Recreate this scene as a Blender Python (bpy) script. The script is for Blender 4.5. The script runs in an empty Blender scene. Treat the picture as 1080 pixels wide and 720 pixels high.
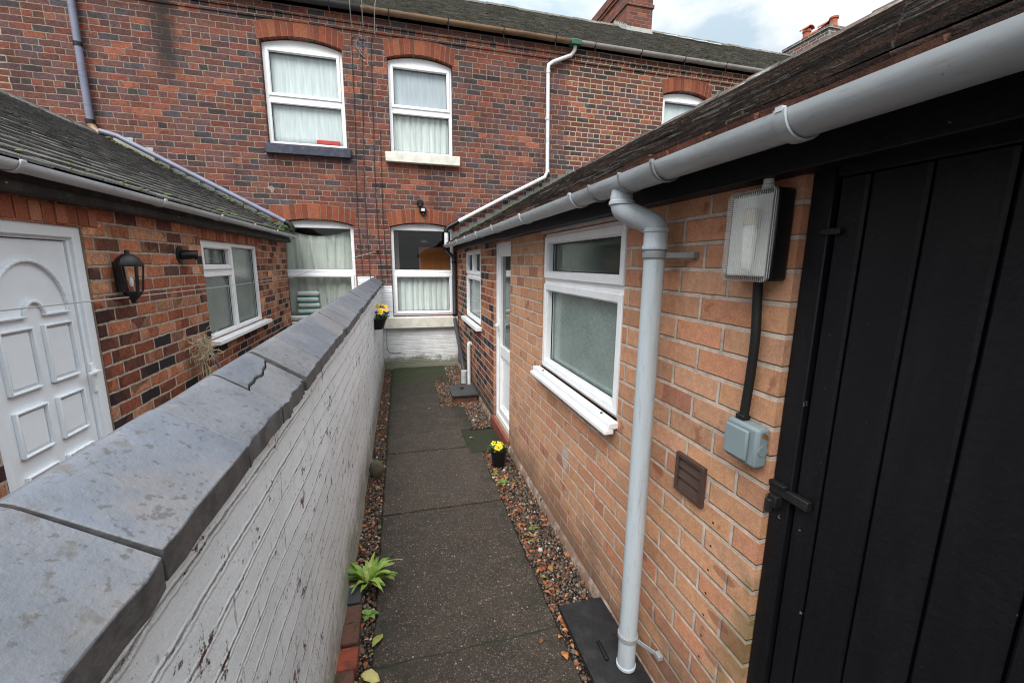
import bpy, bmesh, math, random
import numpy as np
from mathutils import Vector, Matrix, noise as mnoise
random.seed(7); rng = np.random.default_rng(5)
S = 1.12                 # everything is laid out in survey units and brought to metres at the end
scene = bpy.context.scene
COL = scene.collection
R = math.radians
D = 6.546                # facade plane of the terrace
XR = 0.875               # face of the right hand outbuilding
XL = -1.50               # face of the left hand outbuilding

# ------------------------------------------------------------------ materials
class NT:
    def __init__(s, name):
        s.m = bpy.data.materials.new(name); s.m.use_nodes = True
        s.t = s.m.node_tree; s.t.nodes.clear()
        s.out = s.t.nodes.new('ShaderNodeOutputMaterial'); s._pos = None
    def n(s, ty, **kw):
        nd = s.t.nodes.new(ty)
        for k, v in kw.items(): setattr(nd, k, v)
        return nd
    def set(s, sock, v):
        if isinstance(v, bpy.types.NodeSocket): s.t.links.new(v, sock)
        elif v is not None:
            if sock.type == 'RGBA' and len(v) == 3: v = (*v, 1)
            sock.default_value = v
    def math(s, op, a, b=None, c=None, clamp=False):
        nd = s.n('ShaderNodeMath', operation=op); nd.use_clamp = clamp
        s.set(nd.inputs[0], a); s.set(nd.inputs[1], b)
        if c is not None: s.set(nd.inputs[2], c)
        return nd.outputs[0]
    def pos(s):
        if s._pos is None:
            g = s.n('ShaderNodeNewGeometry'); v = s.n('ShaderNodeVectorMath', operation='SCALE')
            s.t.links.new(g.outputs['Position'], v.inputs[0]); v.inputs['Scale'].default_value = 1 / S
            s._pos = v.outputs[0]
        return s._pos
    def xyz(s, v=None):
        nd = s.n('ShaderNodeSeparateXYZ'); s.set(nd.inputs[0], v or s.pos()); return nd.outputs
    def comb(s, x, y, z):
        nd = s.n('ShaderNodeCombineXYZ')
        for i, q in enumerate((x, y, z)): s.set(nd.inputs[i], q)
        return nd.outputs[0]
    def noise(s, scale, detail=4, rough=.55, vec=None, dist=0, stretch=None):
        v = vec or s.pos()
        if stretch:
            mp = s.n('ShaderNodeVectorMath', operation='MULTIPLY'); s.set(mp.inputs[0], v); mp.inputs[1].default_value = stretch; v = mp.outputs[0]
        nd = s.n('ShaderNodeTexNoise'); s.set(nd.inputs['Vector'], v)
        nd.inputs['Scale'].default_value = scale; nd.inputs['Detail'].default_value = detail
        nd.inputs['Roughness'].default_value = rough; nd.inputs['Distortion'].default_value = dist
        return nd.outputs[0]
    def ramp(s, f, stops, interp='LINEAR'):
        nd = s.n('ShaderNodeValToRGB'); nd.color_ramp.interpolation = interp
        e = nd.color_ramp.elements
        while len(e) < len(stops): e.new(.5)
        for i, (p, c) in enumerate(stops):
            e[i].position = p
            if isinstance(c, (int, float)): c = (c, c, c)
            e[i].color = (*c[:3], 1)
        s.set(nd.inputs[0], f); return nd.outputs[0]
    def step(s, f, a, b):
        nd = s.n('ShaderNodeMapRange'); nd.interpolation_type = 'SMOOTHSTEP'
        s.set(nd.inputs[0], f); nd.inputs[1].default_value = a; nd.inputs[2].default_value = b
        return nd.outputs[0]
    def mix(s, f, a, b, mode='MIX'):
        nd = s.n('ShaderNodeMix', data_type='RGBA', blend_type=mode)
        s.set(nd.inputs[0], f); s.set(nd.inputs[6], a); s.set(nd.inputs[7], b); return nd.outputs[2]
    def island(s):
        return s.n('ShaderNodeNewGeometry').outputs['Random Per Island']
    def bump(s, h, strength=.5, dist=.01, normal=None):
        nd = s.n('ShaderNodeBump'); s.set(nd.inputs['Height'], h)
        nd.inputs['Strength'].default_value = strength; nd.inputs['Distance'].default_value = dist
        if normal is not None: s.set(nd.inputs['Normal'], normal)
        return nd.outputs[0]
    def bsdf(s, color, rough=.7, normal=None, metal=0, spec=.5, **kw):
        b = s.n('ShaderNodeBsdfPrincipled')
        s.set(b.inputs['Base Color'], color); s.set(b.inputs['Roughness'], rough)
        b.inputs['Metallic'].default_value = metal; b.inputs['Specular IOR Level'].default_value = spec
        if normal is not None: s.set(b.inputs['Normal'], normal)
        for k, v in kw.items(): s.set(b.inputs[k], v)
        s.t.links.new(b.outputs[0], s.out.inputs[0]); return s.m

def plain(name, color, rough=.6, dirt=None, amount=.35, dscale=7, bump=.15, bscale=90, spec=.4, metal=0, specks=None, stretch=None):
    """a painted or plastic surface with uneven tone, grime and a fine grain"""
    t = NT(name)
    a = t.noise(dscale, 6, .65, stretch=stretch)
    f = t.math('MULTIPLY', t.step(a, .42, .72), amount)
    c = t.mix(f, color, dirt or tuple(q * .55 for q in color))
    if specks:
        sp = t.noise(specks[1], 3, .6)
        c = t.mix(t.step(sp, specks[2], specks[2] + .03), c, specks[0])
    r = t.math('ADD', rough - .08, t.math('MULTIPLY', t.noise(dscale * 4, 3), .16))
    nb = t.bump(t.noise(bscale, 4), bump, .004)
    return t.bsdf(c, r, nb, metal, spec)

def bricks(name, axis, h, L, mort, palette, mcol, phase=0, uoff=0, hdr=0, wob=.004, stain=None, post=None, depth=.006, rough=.85, mjit=1.0, facevar=.35, shade=.26, bigw=.75, ztrend=0, corner=False):
    """brickwork: U runs along world axis, V is height. palette = [(weight, colour)...]"""
    t = NT(name); x, y, z = t.xyz()
    U = (x, y)[axis]; V = z
    if corner: U = t.math('ADD', U, t.math('MAXIMUM', t.math('SUBTRACT', x, .8765), 0))
    w1 = t.noise(7, 2); w2 = t.noise(55, 3, .6); w3 = t.noise(9.3, 2, vec=t.comb(y, z, x))
    U = t.math('ADD', U, t.math('MULTIPLY', t.math('SUBTRACT', w1, .5), wob * 2.2))
    V = t.math('ADD', V, t.math('MULTIPLY', t.math('SUBTRACT', w3, .5), wob * 2.2))
    q = t.math('MULTIPLY', t.math('SUBTRACT', w2, .5), mort * .55 * mjit)
    vv = t.math('DIVIDE', t.math('SUBTRACT', V, phase), h)
    row = t.math('FLOOR', vv); fv = t.math('MULTIPLY', t.math('SUBTRACT', vv, row), h)
    odd = t.math('FLOORED_MODULO', row, 2)
    wr = t.n('ShaderNodeTexWhiteNoise', noise_dimensions='1D'); t.set(wr.inputs['W'], row)
    jit = t.math('MULTIPLY', t.math('SUBTRACT', wr.outputs[0], .5), .16 * mjit)
    if hdr:
        ish = t.math('LESS_THAN', t.math('FLOORED_MODULO', row, hdr), .5)
        ln = t.math('SUBTRACT', L, t.math('MULTIPLY', ish, L * .5))
    else: ln = L
    uu = t.math('DIVIDE', t.math('SUBTRACT', U, uoff), ln)
    uu = t.math('ADD', uu, t.math('ADD', t.math('MULTIPLY', odd, .5), jit))
    col = t.math('FLOOR', uu); fu = t.math('MULTIPLY', t.math('SUBTRACT', uu, col), ln)
    du = t.math('MINIMUM', fu, t.math('SUBTRACT', ln, fu)); dv = t.math('MINIMUM', fv, t.math('SUBTRACT', h, fv))
    d = t.math('ADD', t.math('MINIMUM', du, dv), q)
    mask = t.step(d, mort * .5 - .0012, mort * .5 + .0022)
    wn = t.n('ShaderNodeTexWhiteNoise', noise_dimensions='2D')
    t.set(wn.inputs['Vector'], t.comb(t.math('ADD', col, .5), t.math('ADD', row, .5), 0))
    sep = t.n('ShaderNodeSeparateColor'); t.t.links.new(wn.outputs['Color'], sep.inputs[0])
    big = t.noise(.9, 3, .6)
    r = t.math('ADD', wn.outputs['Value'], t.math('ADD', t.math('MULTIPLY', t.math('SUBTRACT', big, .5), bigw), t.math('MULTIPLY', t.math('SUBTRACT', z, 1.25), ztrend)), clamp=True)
    tot = sum(p[0] for p in palette); acc = 0; stops = []
    for wgt, c in palette: stops.append((acc / tot, c)); acc += wgt
    bc = t.ramp(r, stops, 'CONSTANT')
    # each brick's own shade, then grain and kiss marks
    bc = t.mix(1, bc, t.ramp(sep.outputs[1], [(0, 1 - shade), (1, 1 + shade)]), 'MULTIPLY')
    g = t.noise(38, 5, .7); g2 = t.noise(170, 3, .7)
    bc = t.mix(facevar, bc, t.mix(1, bc, t.ramp(g, [(.3, .35), (.7, 1.5)]), 'MULTIPLY'))
    bc = t.mix(.5, bc, t.mix(1, bc, t.ramp(g2, [(.3, .6), (.7, 1.35)]), 'MULTIPLY'))
    mc = t.mix(1, mcol, t.ramp(t.noise(20, 5, .7), [(.3, .55), (.75, 1.25)]), 'MULTIPLY')
    c = t.mix(mask, mc, bc)
    if stain: c = stain(t, c, x, y, z, mask)
    if post: c = post(t, c, x, y, z, mask, wn.outputs['Value'], sep)
    hgt = t.math('ADD', t.math('MULTIPLY', mask, t.math('ADD', .8, t.math('MULTIPLY', sep.outputs[0], .35))), t.math('ADD', t.math('MULTIPLY', g, .35), t.math('MULTIPLY', g2, .25)))
    return t.bsdf(c, rough, t.bump(hgt, .9, depth), spec=.25)

def house_stain(t, c, x, y, z, mask):
    n = t.noise(1.3, 5, .65, stretch=(1.6, 1, .45)); s = t.step(n, .5, .75)
    c = t.mix(t.math('MULTIPLY', s, .6), c, t.mix(1, c, (.42, .40, .42), 'MULTIPLY'))
    # soot run under the gutter at the left
    a = t.math('ABSOLUTE', t.math('ADD', x, 2.62)); a = t.math('ADD', a, t.math('MULTIPLY', t.noise(9, 4), .22))
    zz = t.step(z, 3.55, 4.1)
    c = t.mix(t.math('MULTIPLY', t.math('MULTIPLY', t.math('SUBTRACT', 1, t.step(a, .12, .32)), zz), .85), c, (.022, .02, .02))
    # efflorescence / paler patches
    e = t.step(t.noise(2.3, 6, .75), .66, .76)
    return t.mix(t.math('MULTIPLY', e, .16), c, (.45, .38, .33))

RED = (.172, .054, .038); ORG = (.238, .080, .048); PUR = (.118, .054, .050); DRK = (.048, .037, .038); BLU = (.070, .059, .068); BRN = (.142, .056, .042); PLM = (.088, .047, .050)
m_house = bricks('house_brick', 0, .0715, .205, .0095, [(.8, DRK), (.8, BLU), (1.8, PLM), (3.0, PUR), (2.8, BRN), (2.6, RED), (.9, ORG)], (.27, .215, .165), hdr=5, stain=house_stain, wob=.007, mjit=1.5, facevar=.7)
m_house_b = bricks('house_brick_repointed', 0, .0715, .205, .0125, [(1.3, DRK), (.6, BLU), (1.0, PLM), (1.6, PUR), (2.4, BRN), (3.0, RED), (1.8, ORG)], (.42, .35, .25), hdr=5, stain=house_stain, wob=.006, mjit=1.3, facevar=.65)

def left_post(t, c, x, y, z, mask, rv, sep):
    # pressed rustic faces with a paler wavy pattern
    w = t.n('ShaderNodeTexWave'); t.set(w.inputs['Vector'], t.pos()); w.inputs['Scale'].default_value = 14; w.inputs['Distortion'].default_value = 6; w.inputs['Detail'].default_value = 2
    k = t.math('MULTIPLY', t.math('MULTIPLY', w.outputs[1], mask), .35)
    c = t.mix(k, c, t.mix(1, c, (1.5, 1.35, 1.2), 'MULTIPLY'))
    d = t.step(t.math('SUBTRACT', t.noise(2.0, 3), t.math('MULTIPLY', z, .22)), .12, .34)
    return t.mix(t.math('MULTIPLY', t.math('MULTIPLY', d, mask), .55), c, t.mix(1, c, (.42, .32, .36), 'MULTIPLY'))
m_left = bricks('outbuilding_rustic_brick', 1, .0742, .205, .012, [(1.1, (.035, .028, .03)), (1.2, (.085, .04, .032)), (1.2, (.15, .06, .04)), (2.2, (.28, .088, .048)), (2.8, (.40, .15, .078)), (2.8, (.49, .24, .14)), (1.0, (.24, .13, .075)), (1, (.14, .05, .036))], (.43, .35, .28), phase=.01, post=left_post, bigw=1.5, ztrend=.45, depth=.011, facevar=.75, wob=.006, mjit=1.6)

def right_post(t, c, x, y, z, mask, rv, sep):
    # darker older brickwork beyond the door, weathered foot of the wall
    g = t.noise(30, 4, .7)
    sp = t.step(t.noise(11, 4, .6), .58, .66)
    c = t.mix(t.math('MULTIPLY', t.math('MULTIPLY', sp, mask), t.math('MULTIPLY', t.step(sep.outputs[2], .60, .65), .7)), c, (.25, .085, .05))
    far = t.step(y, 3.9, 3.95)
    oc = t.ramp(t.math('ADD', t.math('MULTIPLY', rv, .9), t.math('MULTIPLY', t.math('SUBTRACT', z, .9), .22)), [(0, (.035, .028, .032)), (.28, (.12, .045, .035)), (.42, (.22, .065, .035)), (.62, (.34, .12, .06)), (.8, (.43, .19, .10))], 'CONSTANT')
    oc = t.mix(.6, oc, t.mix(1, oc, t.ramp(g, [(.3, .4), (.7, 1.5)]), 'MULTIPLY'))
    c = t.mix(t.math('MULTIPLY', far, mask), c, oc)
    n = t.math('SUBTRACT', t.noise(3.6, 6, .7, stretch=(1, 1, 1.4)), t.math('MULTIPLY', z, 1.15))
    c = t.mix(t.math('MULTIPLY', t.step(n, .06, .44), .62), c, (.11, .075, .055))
    gr = t.math('MULTIPLY', t.step(t.math('SUBTRACT', .93, y), 0, .17), t.step(t.math('SUBTRACT', t.noise(8, 4), t.math('MULTIPLY', z, .5)), .06, .26))
    c = t.mix(t.math('MULTIPLY', gr, .6), c, (.12, .12, .045))
    e = t.step(t.noise(3.1, 6, .75), .64, .78)
    c = t.mix(t.math('MULTIPLY', e, .3), c, (.52, .40, .31))
    def blob(cy, cz, ry, rz, k):
        a = t.math('DIVIDE', t.math('SUBTRACT', y, cy), ry); b = t.math('DIVIDE', t.math('SUBTRACT', z, cz), rz)
        q = t.math('SQRT', t.math('ADD', t.math('MULTIPLY', a, a), t.math('MULTIPLY', b, b)))
        return t.math('SUBTRACT', 1, t.step(t.math('ADD', q, t.math('MULTIPLY', t.math('SUBTRACT', t.noise(22, 5, .75), .5), k)), .85, 1.05))
    c = t.mix(t.math('MULTIPLY', blob(2.06, .51, .045, .075, 2.4), .75), c, (.42, .39, .36))
    for cz in (.851, .774, .693, .612, .536, .46, .383): c = t.mix(blob(.929, cz, .0042, .0042, .3), c, (.02, .012, .01))
    for cz in (.72, .565, .43): c = t.mix(t.math('MULTIPLY', blob(.87, cz, .045, .016, 1.2), .55), c, (.19, .07, .045))
    return c
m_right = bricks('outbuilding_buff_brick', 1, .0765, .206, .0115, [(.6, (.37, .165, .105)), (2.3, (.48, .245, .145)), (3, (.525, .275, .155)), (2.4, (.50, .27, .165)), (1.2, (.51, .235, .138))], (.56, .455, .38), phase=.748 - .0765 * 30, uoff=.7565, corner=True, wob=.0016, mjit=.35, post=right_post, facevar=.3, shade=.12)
m_chim = bricks('chimney_brick', 0, .0715, .205, .009, [(1, PUR), (2, BRN), (4, RED), (1, ORG)], (.22, .17, .13))
m_chim_side = bricks('chimney_brick_side', 1, .0715, .205, .009, [(1, PUR), (2, BRN), (4, RED), (1, ORG)], (.22, .17, .13))
m_chim_grey = bricks('sooty_chimney_brick', 1, .0715, .205, .014, [(1, (.12, .09, .08)), (2, (.16, .13, .12)), (1, (.2, .09, .07)), (1, (.09, .08, .08))], (.42, .40, .37))
m_chim_grey2 = bricks('sooty_chimney_brick_front', 0, .0715, .205, .014, [(1, (.14, .11, .10)), (2, (.20, .18, .17)), (1, (.17, .12, .10))], (.42, .40, .37))

def arch_mat():
    t = NT('rubbed_arch_brick'); i = t.island()
    c = t.ramp(i, [(0, (.17, .048, .028)), (.3, (.22, .062, .034)), (.6, (.27, .085, .045)), (.85, (.145, .045, .03))], 'CONSTANT')
    c = t.mix(.5, c, t.mix(1, c, t.ramp(t.noise(40, 5, .7), [(.3, .5), (.7, 1.45)]), 'MULTIPLY'))
    return t.bsdf(c, .85, t.bump(t.noise(90, 4), .5, .004), spec=.2)
m_arch = arch_mat()
m_mortar = plain('arch_mortar', (.22, .16, .115), .95, bump=.6)

def white_wall():
    t = NT('flaking_white_paint_on_brick'); x, y, z = t.xyz()
    w = t.math('MULTIPLY', t.math('SUBTRACT', t.noise(5, 4, .6), .5), .022)
    vv = t.math('DIVIDE', t.math('ADD', z, w), .0735); row = t.math('FLOOR', vv); fv = t.math('SUBTRACT', vv, row)
    dv = t.math('MINIMUM', fv, t.math('SUBTRACT', 1, fv))
    rough = t.noise(34, 6, .8)
    dq = t.math('ADD', dv, t.math('MULTIPLY', t.math('SUBTRACT', rough, .5), .20))
    brk = t.step(t.noise(8, 5, .75), .32, .5)                    # joints come and go under the paint
    jn = t.math('MULTIPLY', t.math('SUBTRACT', 1, t.step(dq, .0, .055)), brk)
    lip = t.math('MULTIPLY', t.math('SUBTRACT', t.step(dq, .02, .07), t.step(dq, .09, .17)), brk)
    uu = t.math('ADD', t.math('DIVIDE', t.math('ADD', y, w), .21), t.math('MULTIPLY', t.math('FLOORED_MODULO', row, 2), .5)); fu = t.math('FRACT', uu)
    du = t.math('MINIMUM', fu, t.math('SUBTRACT', 1, fu))
    ju = t.math('MULTIPLY', t.math('SUBTRACT', 1, t.step(t.math('ADD', du, t.math('MULTIPLY', t.math('SUBTRACT', rough, .5), .1)), .0, .022)), t.step(t.noise(13, 4, .7), .45, .6))
    wn = t.n('ShaderNodeTexWhiteNoise', noise_dimensions='2D'); t.set(wn.inputs['Vector'], t.comb(t.math('FLOOR', uu), row, 0))
    paint = t.mix(1, (.80, .825, .85), t.ramp(t.noise(4, 6, .7), [(.25, .86), (.7, 1.03)]), 'MULTIPLY')
    paint = t.mix(t.math('MULTIPLY', t.step(t.noise(75, 5, .8), .5, .72), .22), paint, (.46, .46, .45))
    paint = t.mix(t.math('MULTIPLY', lip, .35), paint, (.88, .89, .90))  # lit edges of the raised paint put into the colour as paler lips
    dirt = t.math('MULTIPLY', t.math('MAXIMUM', jn, ju), t.step(t.noise(11, 5, .75), .34, .58))
    paint = t.mix(t.math('MULTIPLY', dirt, .8), paint, (.17, .16, .145))
    a = t.math('ADD', t.noise(10, 8, .8), t.math('MULTIPLY', jn, .05))
    a = t.math('ADD', a, t.math('MULTIPLY', t.math('SUBTRACT', t.noise(1.9, 3), .5), .22))
    fl = t.step(a, .605, .618)
    fine = t.step(t.math('ADD', t.noise(60, 5, .8), t.math('MULTIPLY', t.math('SUBTRACT', t.noise(3, 3), .5), .25)), .625, .64)
    cc = t.mix(fl, paint, t.mix(t.step(t.noise(30, 3), .42, .58), (.045, .04, .038), (.14, .05, .04)))
    cc = t.mix(t.math('MULTIPLY', fine, .85), cc, (.07, .06, .055))
    n = t.math('SUBTRACT', t.noise(7, 6, .75, stretch=(1, 1, .5)), t.math('MULTIPLY', z, 1.5))
    cc = t.mix(t.math('MULTIPLY', t.step(n, .02, .42), .75), cc, (.17, .17, .10))
    r_ = t.math('MULTIPLY', t.step(t.noise(17, 5, .7, stretch=(1, 1.6, .14)), .55, .75), t.step(z, .7, 1.22))
    cc = t.mix(t.math('MULTIPLY', r_, .25), cc, (.30, .29, .26))
    h = t.math('SUBTRACT', t.math('ADD', t.math('MULTIPLY', lip, .45), t.math('MULTIPLY', wn.outputs[0], .18)), t.math('MULTIPLY', jn, .6))
    h = t.math('SUBTRACT', h, t.math('MULTIPLY', ju, .35)); h = t.math('ADD', h, t.math('MULTIPLY', t.noise(30, 7, .8), .9))
    h = t.math('SUBTRACT', h, t.math('MULTIPLY', fl, .5))
    return t.bsdf(cc, .5, t.bump(h, .9, .0045), spec=.35)
m_white_wall = white_wall()
def white_wall_x():
    t = NT('white_painted_base'); x, y, z = t.xyz()
    v = t.math('FRACT', t.math('DIVIDE', t.math('ADD', z, t.math('MULTIPLY', t.noise(5, 2), .012)), .0725))
    j = t.step(t.math('MINIMUM', v, t.math('SUBTRACT', 1, v)), .02, .12)
    c = t.mix(1, (.72, .735, .75), t.ramp(t.noise(6, 6, .7), [(.25, .75), (.7, 1.06)]), 'MULTIPLY')
    c = t.mix(t.step(t.noise(8, 7, .8, stretch=(.6, 1, 1)), .66, .69), c, (.12, .08, .06))
    n = t.math('SUBTRACT', t.noise(7, 5, .7), t.math('MULTIPLY', z, 1.9))
    c = t.mix(t.math('MULTIPLY', t.step(n, .05, .33), .85), c, (.14, .14, .08))
    return t.bsdf(c, .65, t.bump(t.math('ADD', j, t.math('MULTIPLY', t.noise(25, 5), 1.2)), .5, .008), spec=.3)
m_white_base = white_wall_x()

def coping_mat():
    t = NT('blue_brick_coping'); i = t.island()
    c = t.ramp(i, [(0, (.088, .100, .128)), (.35, (.100, .105, .121)), (.7, (.080, .089, .110)), (1, (.098, .097, .105))])
    c = t.mix(1, c, t.ramp(t.noise(7, 6, .7), [(.25, .66), (.75, 1.25)]), 'MULTIPLY')
    c = t.mix(t.math('MULTIPLY', t.step(t.noise(3.2, 5, .7), .5, .68), .5), c, (.15, .128, .112))
    c = t.mix(t.math('MULTIPLY', t.step(t.math('ADD', t.noise(75, 4, .6), t.math('MULTIPLY', t.math('SUBTRACT', t.noise(6, 3), .5), .3)), .58, .64), .65), c, (.042, .036, .034))
    c = t.mix(t.math('MULTIPLY', t.step(t.noise(38, 5, .7), .62, .69), .5), c, (.17, .14, .11))
    c = t.mix(t.math('MULTIPLY', t.step(t.noise(26, 4, .6), .63, .70), .75), c, (.07, .065, .06))
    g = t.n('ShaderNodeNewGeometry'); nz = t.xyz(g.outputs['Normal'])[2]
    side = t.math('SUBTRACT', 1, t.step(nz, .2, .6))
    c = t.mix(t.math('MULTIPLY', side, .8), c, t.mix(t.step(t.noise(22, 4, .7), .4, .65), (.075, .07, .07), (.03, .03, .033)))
    r = t.math('ADD', .33, t.math('MULTIPLY', t.noise(9, 5, .7), .4))
    return t.bsdf(c, r, t.bump(t.math('ADD', t.noise(18, 5, .7), t.math('MULTIPLY', t.noise(120, 3), .4)), .45, .005), spec=.5)
m_coping = coping_mat()

def tile_mat(name, stops, moss, mossamt, lich=True, rough=.85, stretch=None, nose=None):
    t = NT(name); i = t.island(); x, y, z = t.xyz()
    c = t.ramp(i, stops, 'LINEAR')
    c = t.mix(1, c, t.ramp(t.noise(24, 6, .75, stretch=stretch), [(.3, .4), (.7, 1.5)]), 'MULTIPLY')
    c = t.mix(t.math('MULTIPLY', t.step(t.noise(5, 6, .75, stretch=stretch), .40, .62), mossamt), c, t.mix(t.noise(60, 3), moss, tuple(q * .4 for q in moss)))
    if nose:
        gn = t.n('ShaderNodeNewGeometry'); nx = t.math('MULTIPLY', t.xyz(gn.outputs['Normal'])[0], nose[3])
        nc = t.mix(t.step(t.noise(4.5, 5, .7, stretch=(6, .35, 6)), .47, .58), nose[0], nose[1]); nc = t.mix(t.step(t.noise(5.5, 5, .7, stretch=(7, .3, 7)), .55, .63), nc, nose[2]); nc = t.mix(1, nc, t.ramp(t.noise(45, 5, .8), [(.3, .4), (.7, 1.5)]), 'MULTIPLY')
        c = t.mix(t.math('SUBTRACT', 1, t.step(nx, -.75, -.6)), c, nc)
    if lich: c = t.mix(t.math('MULTIPLY', t.step(t.noise(33, 5, .65), .66, .72), .5), c, (.32, .31, .26))
    return t.bsdf(c, rough, t.bump(t.math('ADD', t.noise(40, 6, .75), t.noise(150, 3)), .8, .008), spec=.3)
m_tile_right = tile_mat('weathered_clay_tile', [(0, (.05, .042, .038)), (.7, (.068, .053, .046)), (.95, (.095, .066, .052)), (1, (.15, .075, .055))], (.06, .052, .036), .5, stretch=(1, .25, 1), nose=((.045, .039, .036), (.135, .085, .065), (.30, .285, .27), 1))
m_tile_edge = tile_mat('red_eaves_tile', [(0, (.05, .03, .024)), (.5, (.16, .06, .035)), (1, (.24, .085, .045))], (.03, .026, .02), .5, False)
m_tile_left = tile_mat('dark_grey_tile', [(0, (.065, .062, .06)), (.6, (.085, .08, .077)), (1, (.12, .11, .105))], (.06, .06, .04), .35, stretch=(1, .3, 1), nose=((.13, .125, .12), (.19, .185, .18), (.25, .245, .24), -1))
m_tile_house = tile_mat('mossy_house_tile', [(0, (.08, .075, .068)), (.6, (.12, .115, .105)), (1, (.20, .18, .155))], (.15, .15, .105), .6)
m_moss = plain('green_moss', (.10, .14, .025), .95, (.05, .07, .02), .6, bump=1, bscale=60)
m_dark_wood = plain('black_painted_timber', (.0036, .0038, .0058), .5, (.0085, .0085, .0100), .7, 16, .5, 75, spec=.28, specks=((.16, .145, .125), 40, .728), stretch=(1, 1, .18))
m_old_wood = plain('peeling_black_timber', (.022, .02, .019), .7, (.10, .095, .085), .55, 12, .6, 60, specks=((.45, .44, .4), 30, .70))
m_upvc = plain('white_upvc', (.84, .85, .87), .32, (.55, .54, .50), .22, 9, .03, 40, spec=.5)
m_upvc_door = plain('white_door_skin', (.76, .80, .84), .35, (.5, .52, .54), .2, 5, .04, 50, spec=.5)
m_cream = plain('cream_painted_stone', (.66, .64, .57), .7, (.35, .34, .27), .5, 9, .5, 50)
m_blue_sill = plain('blue_black_sill', (.026, .030, .055), .45, (.16, .15, .12), .35, 22, .4, 60)
def gutter_mat(name, c0, c1, st=(1, .45, 3)):
    t = NT(name); x, y, z = t.xyz()
    s = t.noise(5, 6, .7, stretch=st); s2 = t.noise(40, 4, .7, stretch=st)
    c = t.mix(t.math('MULTIPLY', t.step(s, .45, .72), .65), c0, c1)
    c = t.mix(t.math('MULTIPLY', t.step(s2, .56, .75), .3), c, (.12, .12, .11))
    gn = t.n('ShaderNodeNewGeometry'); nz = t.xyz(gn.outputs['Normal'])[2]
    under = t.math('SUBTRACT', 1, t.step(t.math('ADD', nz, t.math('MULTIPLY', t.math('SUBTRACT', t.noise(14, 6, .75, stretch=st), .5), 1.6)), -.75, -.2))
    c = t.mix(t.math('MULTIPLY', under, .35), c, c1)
    sp = t.step(t.noise(95, 3, .7), .68, .71); c = t.mix(t.math('MULTIPLY', sp, .4), c, (.08, .075, .07))
    return t.bsdf(c, .42, t.bump(t.noise(60, 4), .06, .004), spec=.45)
m_gutter = gutter_mat('grey_plastic_gutter', (.46, .50, .53), (.22, .225, .225))
m_pipe = gutter_mat('grey_plastic_pipe', (.42, .47, .51), (.28, .30, .31), (2.5, 2.5, .25))
m_gutter_left = gutter_mat('grey_plastic_gutter_dull', (.50, .52, .54), (.3, .3, .3))
m_gutter_clip = gutter_mat('gutter_clip_plastic', (.25, .26, .27), (.13, .13, .13))
m_gutter_brown = gutter_mat('faded_brown_gutter', (.26, .16, .09), (.10, .065, .045))
m_gutter_black = gutter_mat('black_gutter', (.025, .026, .03), (.05, .05, .05))
m_gutter_pale = gutter_mat('pale_grey_house_gutter', (.36, .34, .33), (.2, .16, .14))
m_bluepipe = gutter_mat('blue_grey_pipe', (.17, .18, .25), (.09, .09, .11))
m_white_pipe = gutter_mat('white_waste_pipe', (.66, .68, .70), (.4, .4, .38))
m_dark_pipe = gutter_mat('dark_grey_pipe', (.04, .043, .052), (.08, .08, .085))
m_black = plain('black_plastic', (.006, .006, .007), .4, bump=.05)
m_iron = plain('black_iron', (.008, .008, .009), .5, (.03, .025, .022), .4, 30, .4, 100)
m_lead = plain('lead_flashing', (.22, .235, .26), .6, (.12, .12, .13), .6, 8, .3)
m_lead_pale = plain('pale_mortar_flashing', (.42, .41, .39), .85, (.2, .2, .18), .5, 10, .6)
m_terra = plain('terracotta_pot', (.36, .10, .055), .8, (.12, .06, .05), .5, 8, .4)
m_brown_vent = plain('brown_plastic', (.065, .036, .028), .5, (.10, .07, .055), .3, 12, .1)
m_switch = plain('blue_grey_plastic', (.20, .25, .27), .4, (.27, .31, .32), .25, 12, .05)
m_cable = plain('black_cable', (.006, .006, .006), .6, bump=.1)
m_facecable = plain('dusty_brown_cable', (.035, .025, .024), .8, bump=.1)
m_wire = plain('pale_wire', (.42, .40, .38), .6)
m_green = plain('green_joint', (.02, .09, .05), .5)
m_interior = plain('room_plaster', (.32, .30, .27), .9)
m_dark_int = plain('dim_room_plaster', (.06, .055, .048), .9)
m_orange_int = plain('orange_room_wall', (.50, .17, .045), .9)
m_kerb = [plain('edging_brick_brown', (.11, .05, .035), .9, (.03, .03, .016), .8, 26, 1, 50), plain('edging_brick_red', (.25, .055, .028), .9, (.04, .025, .018), .75, 26, 1, 50), plain('edging_brick_blue', (.045, .048, .055), .8, bump=.6, bscale=50)]

def curtain_mat(name, col, f=.0):
    t = NT(name); c = t.mix(1, col, t.ramp(t.noise(9, 4, .6, stretch=(4, 1, .3)), [(.3, .8), (.7, 1.08)]), 'MULTIPLY')
    return t.bsdf(c, .9, t.bump(t.noise(240, 2), .1, .002), spec=.1)
m_curtain = curtain_mat('net_curtain_cloth', (.62, .67, .66))
m_curtain_g = curtain_mat('pale_green_curtain_cloth', (.50, .54, .50))
m_blind_grey = curtain_mat('grey_blind_cloth', (.46, .51, .56))
m_blind = curtain_mat('white_blind_cloth', (.62, .68, .70))

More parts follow.
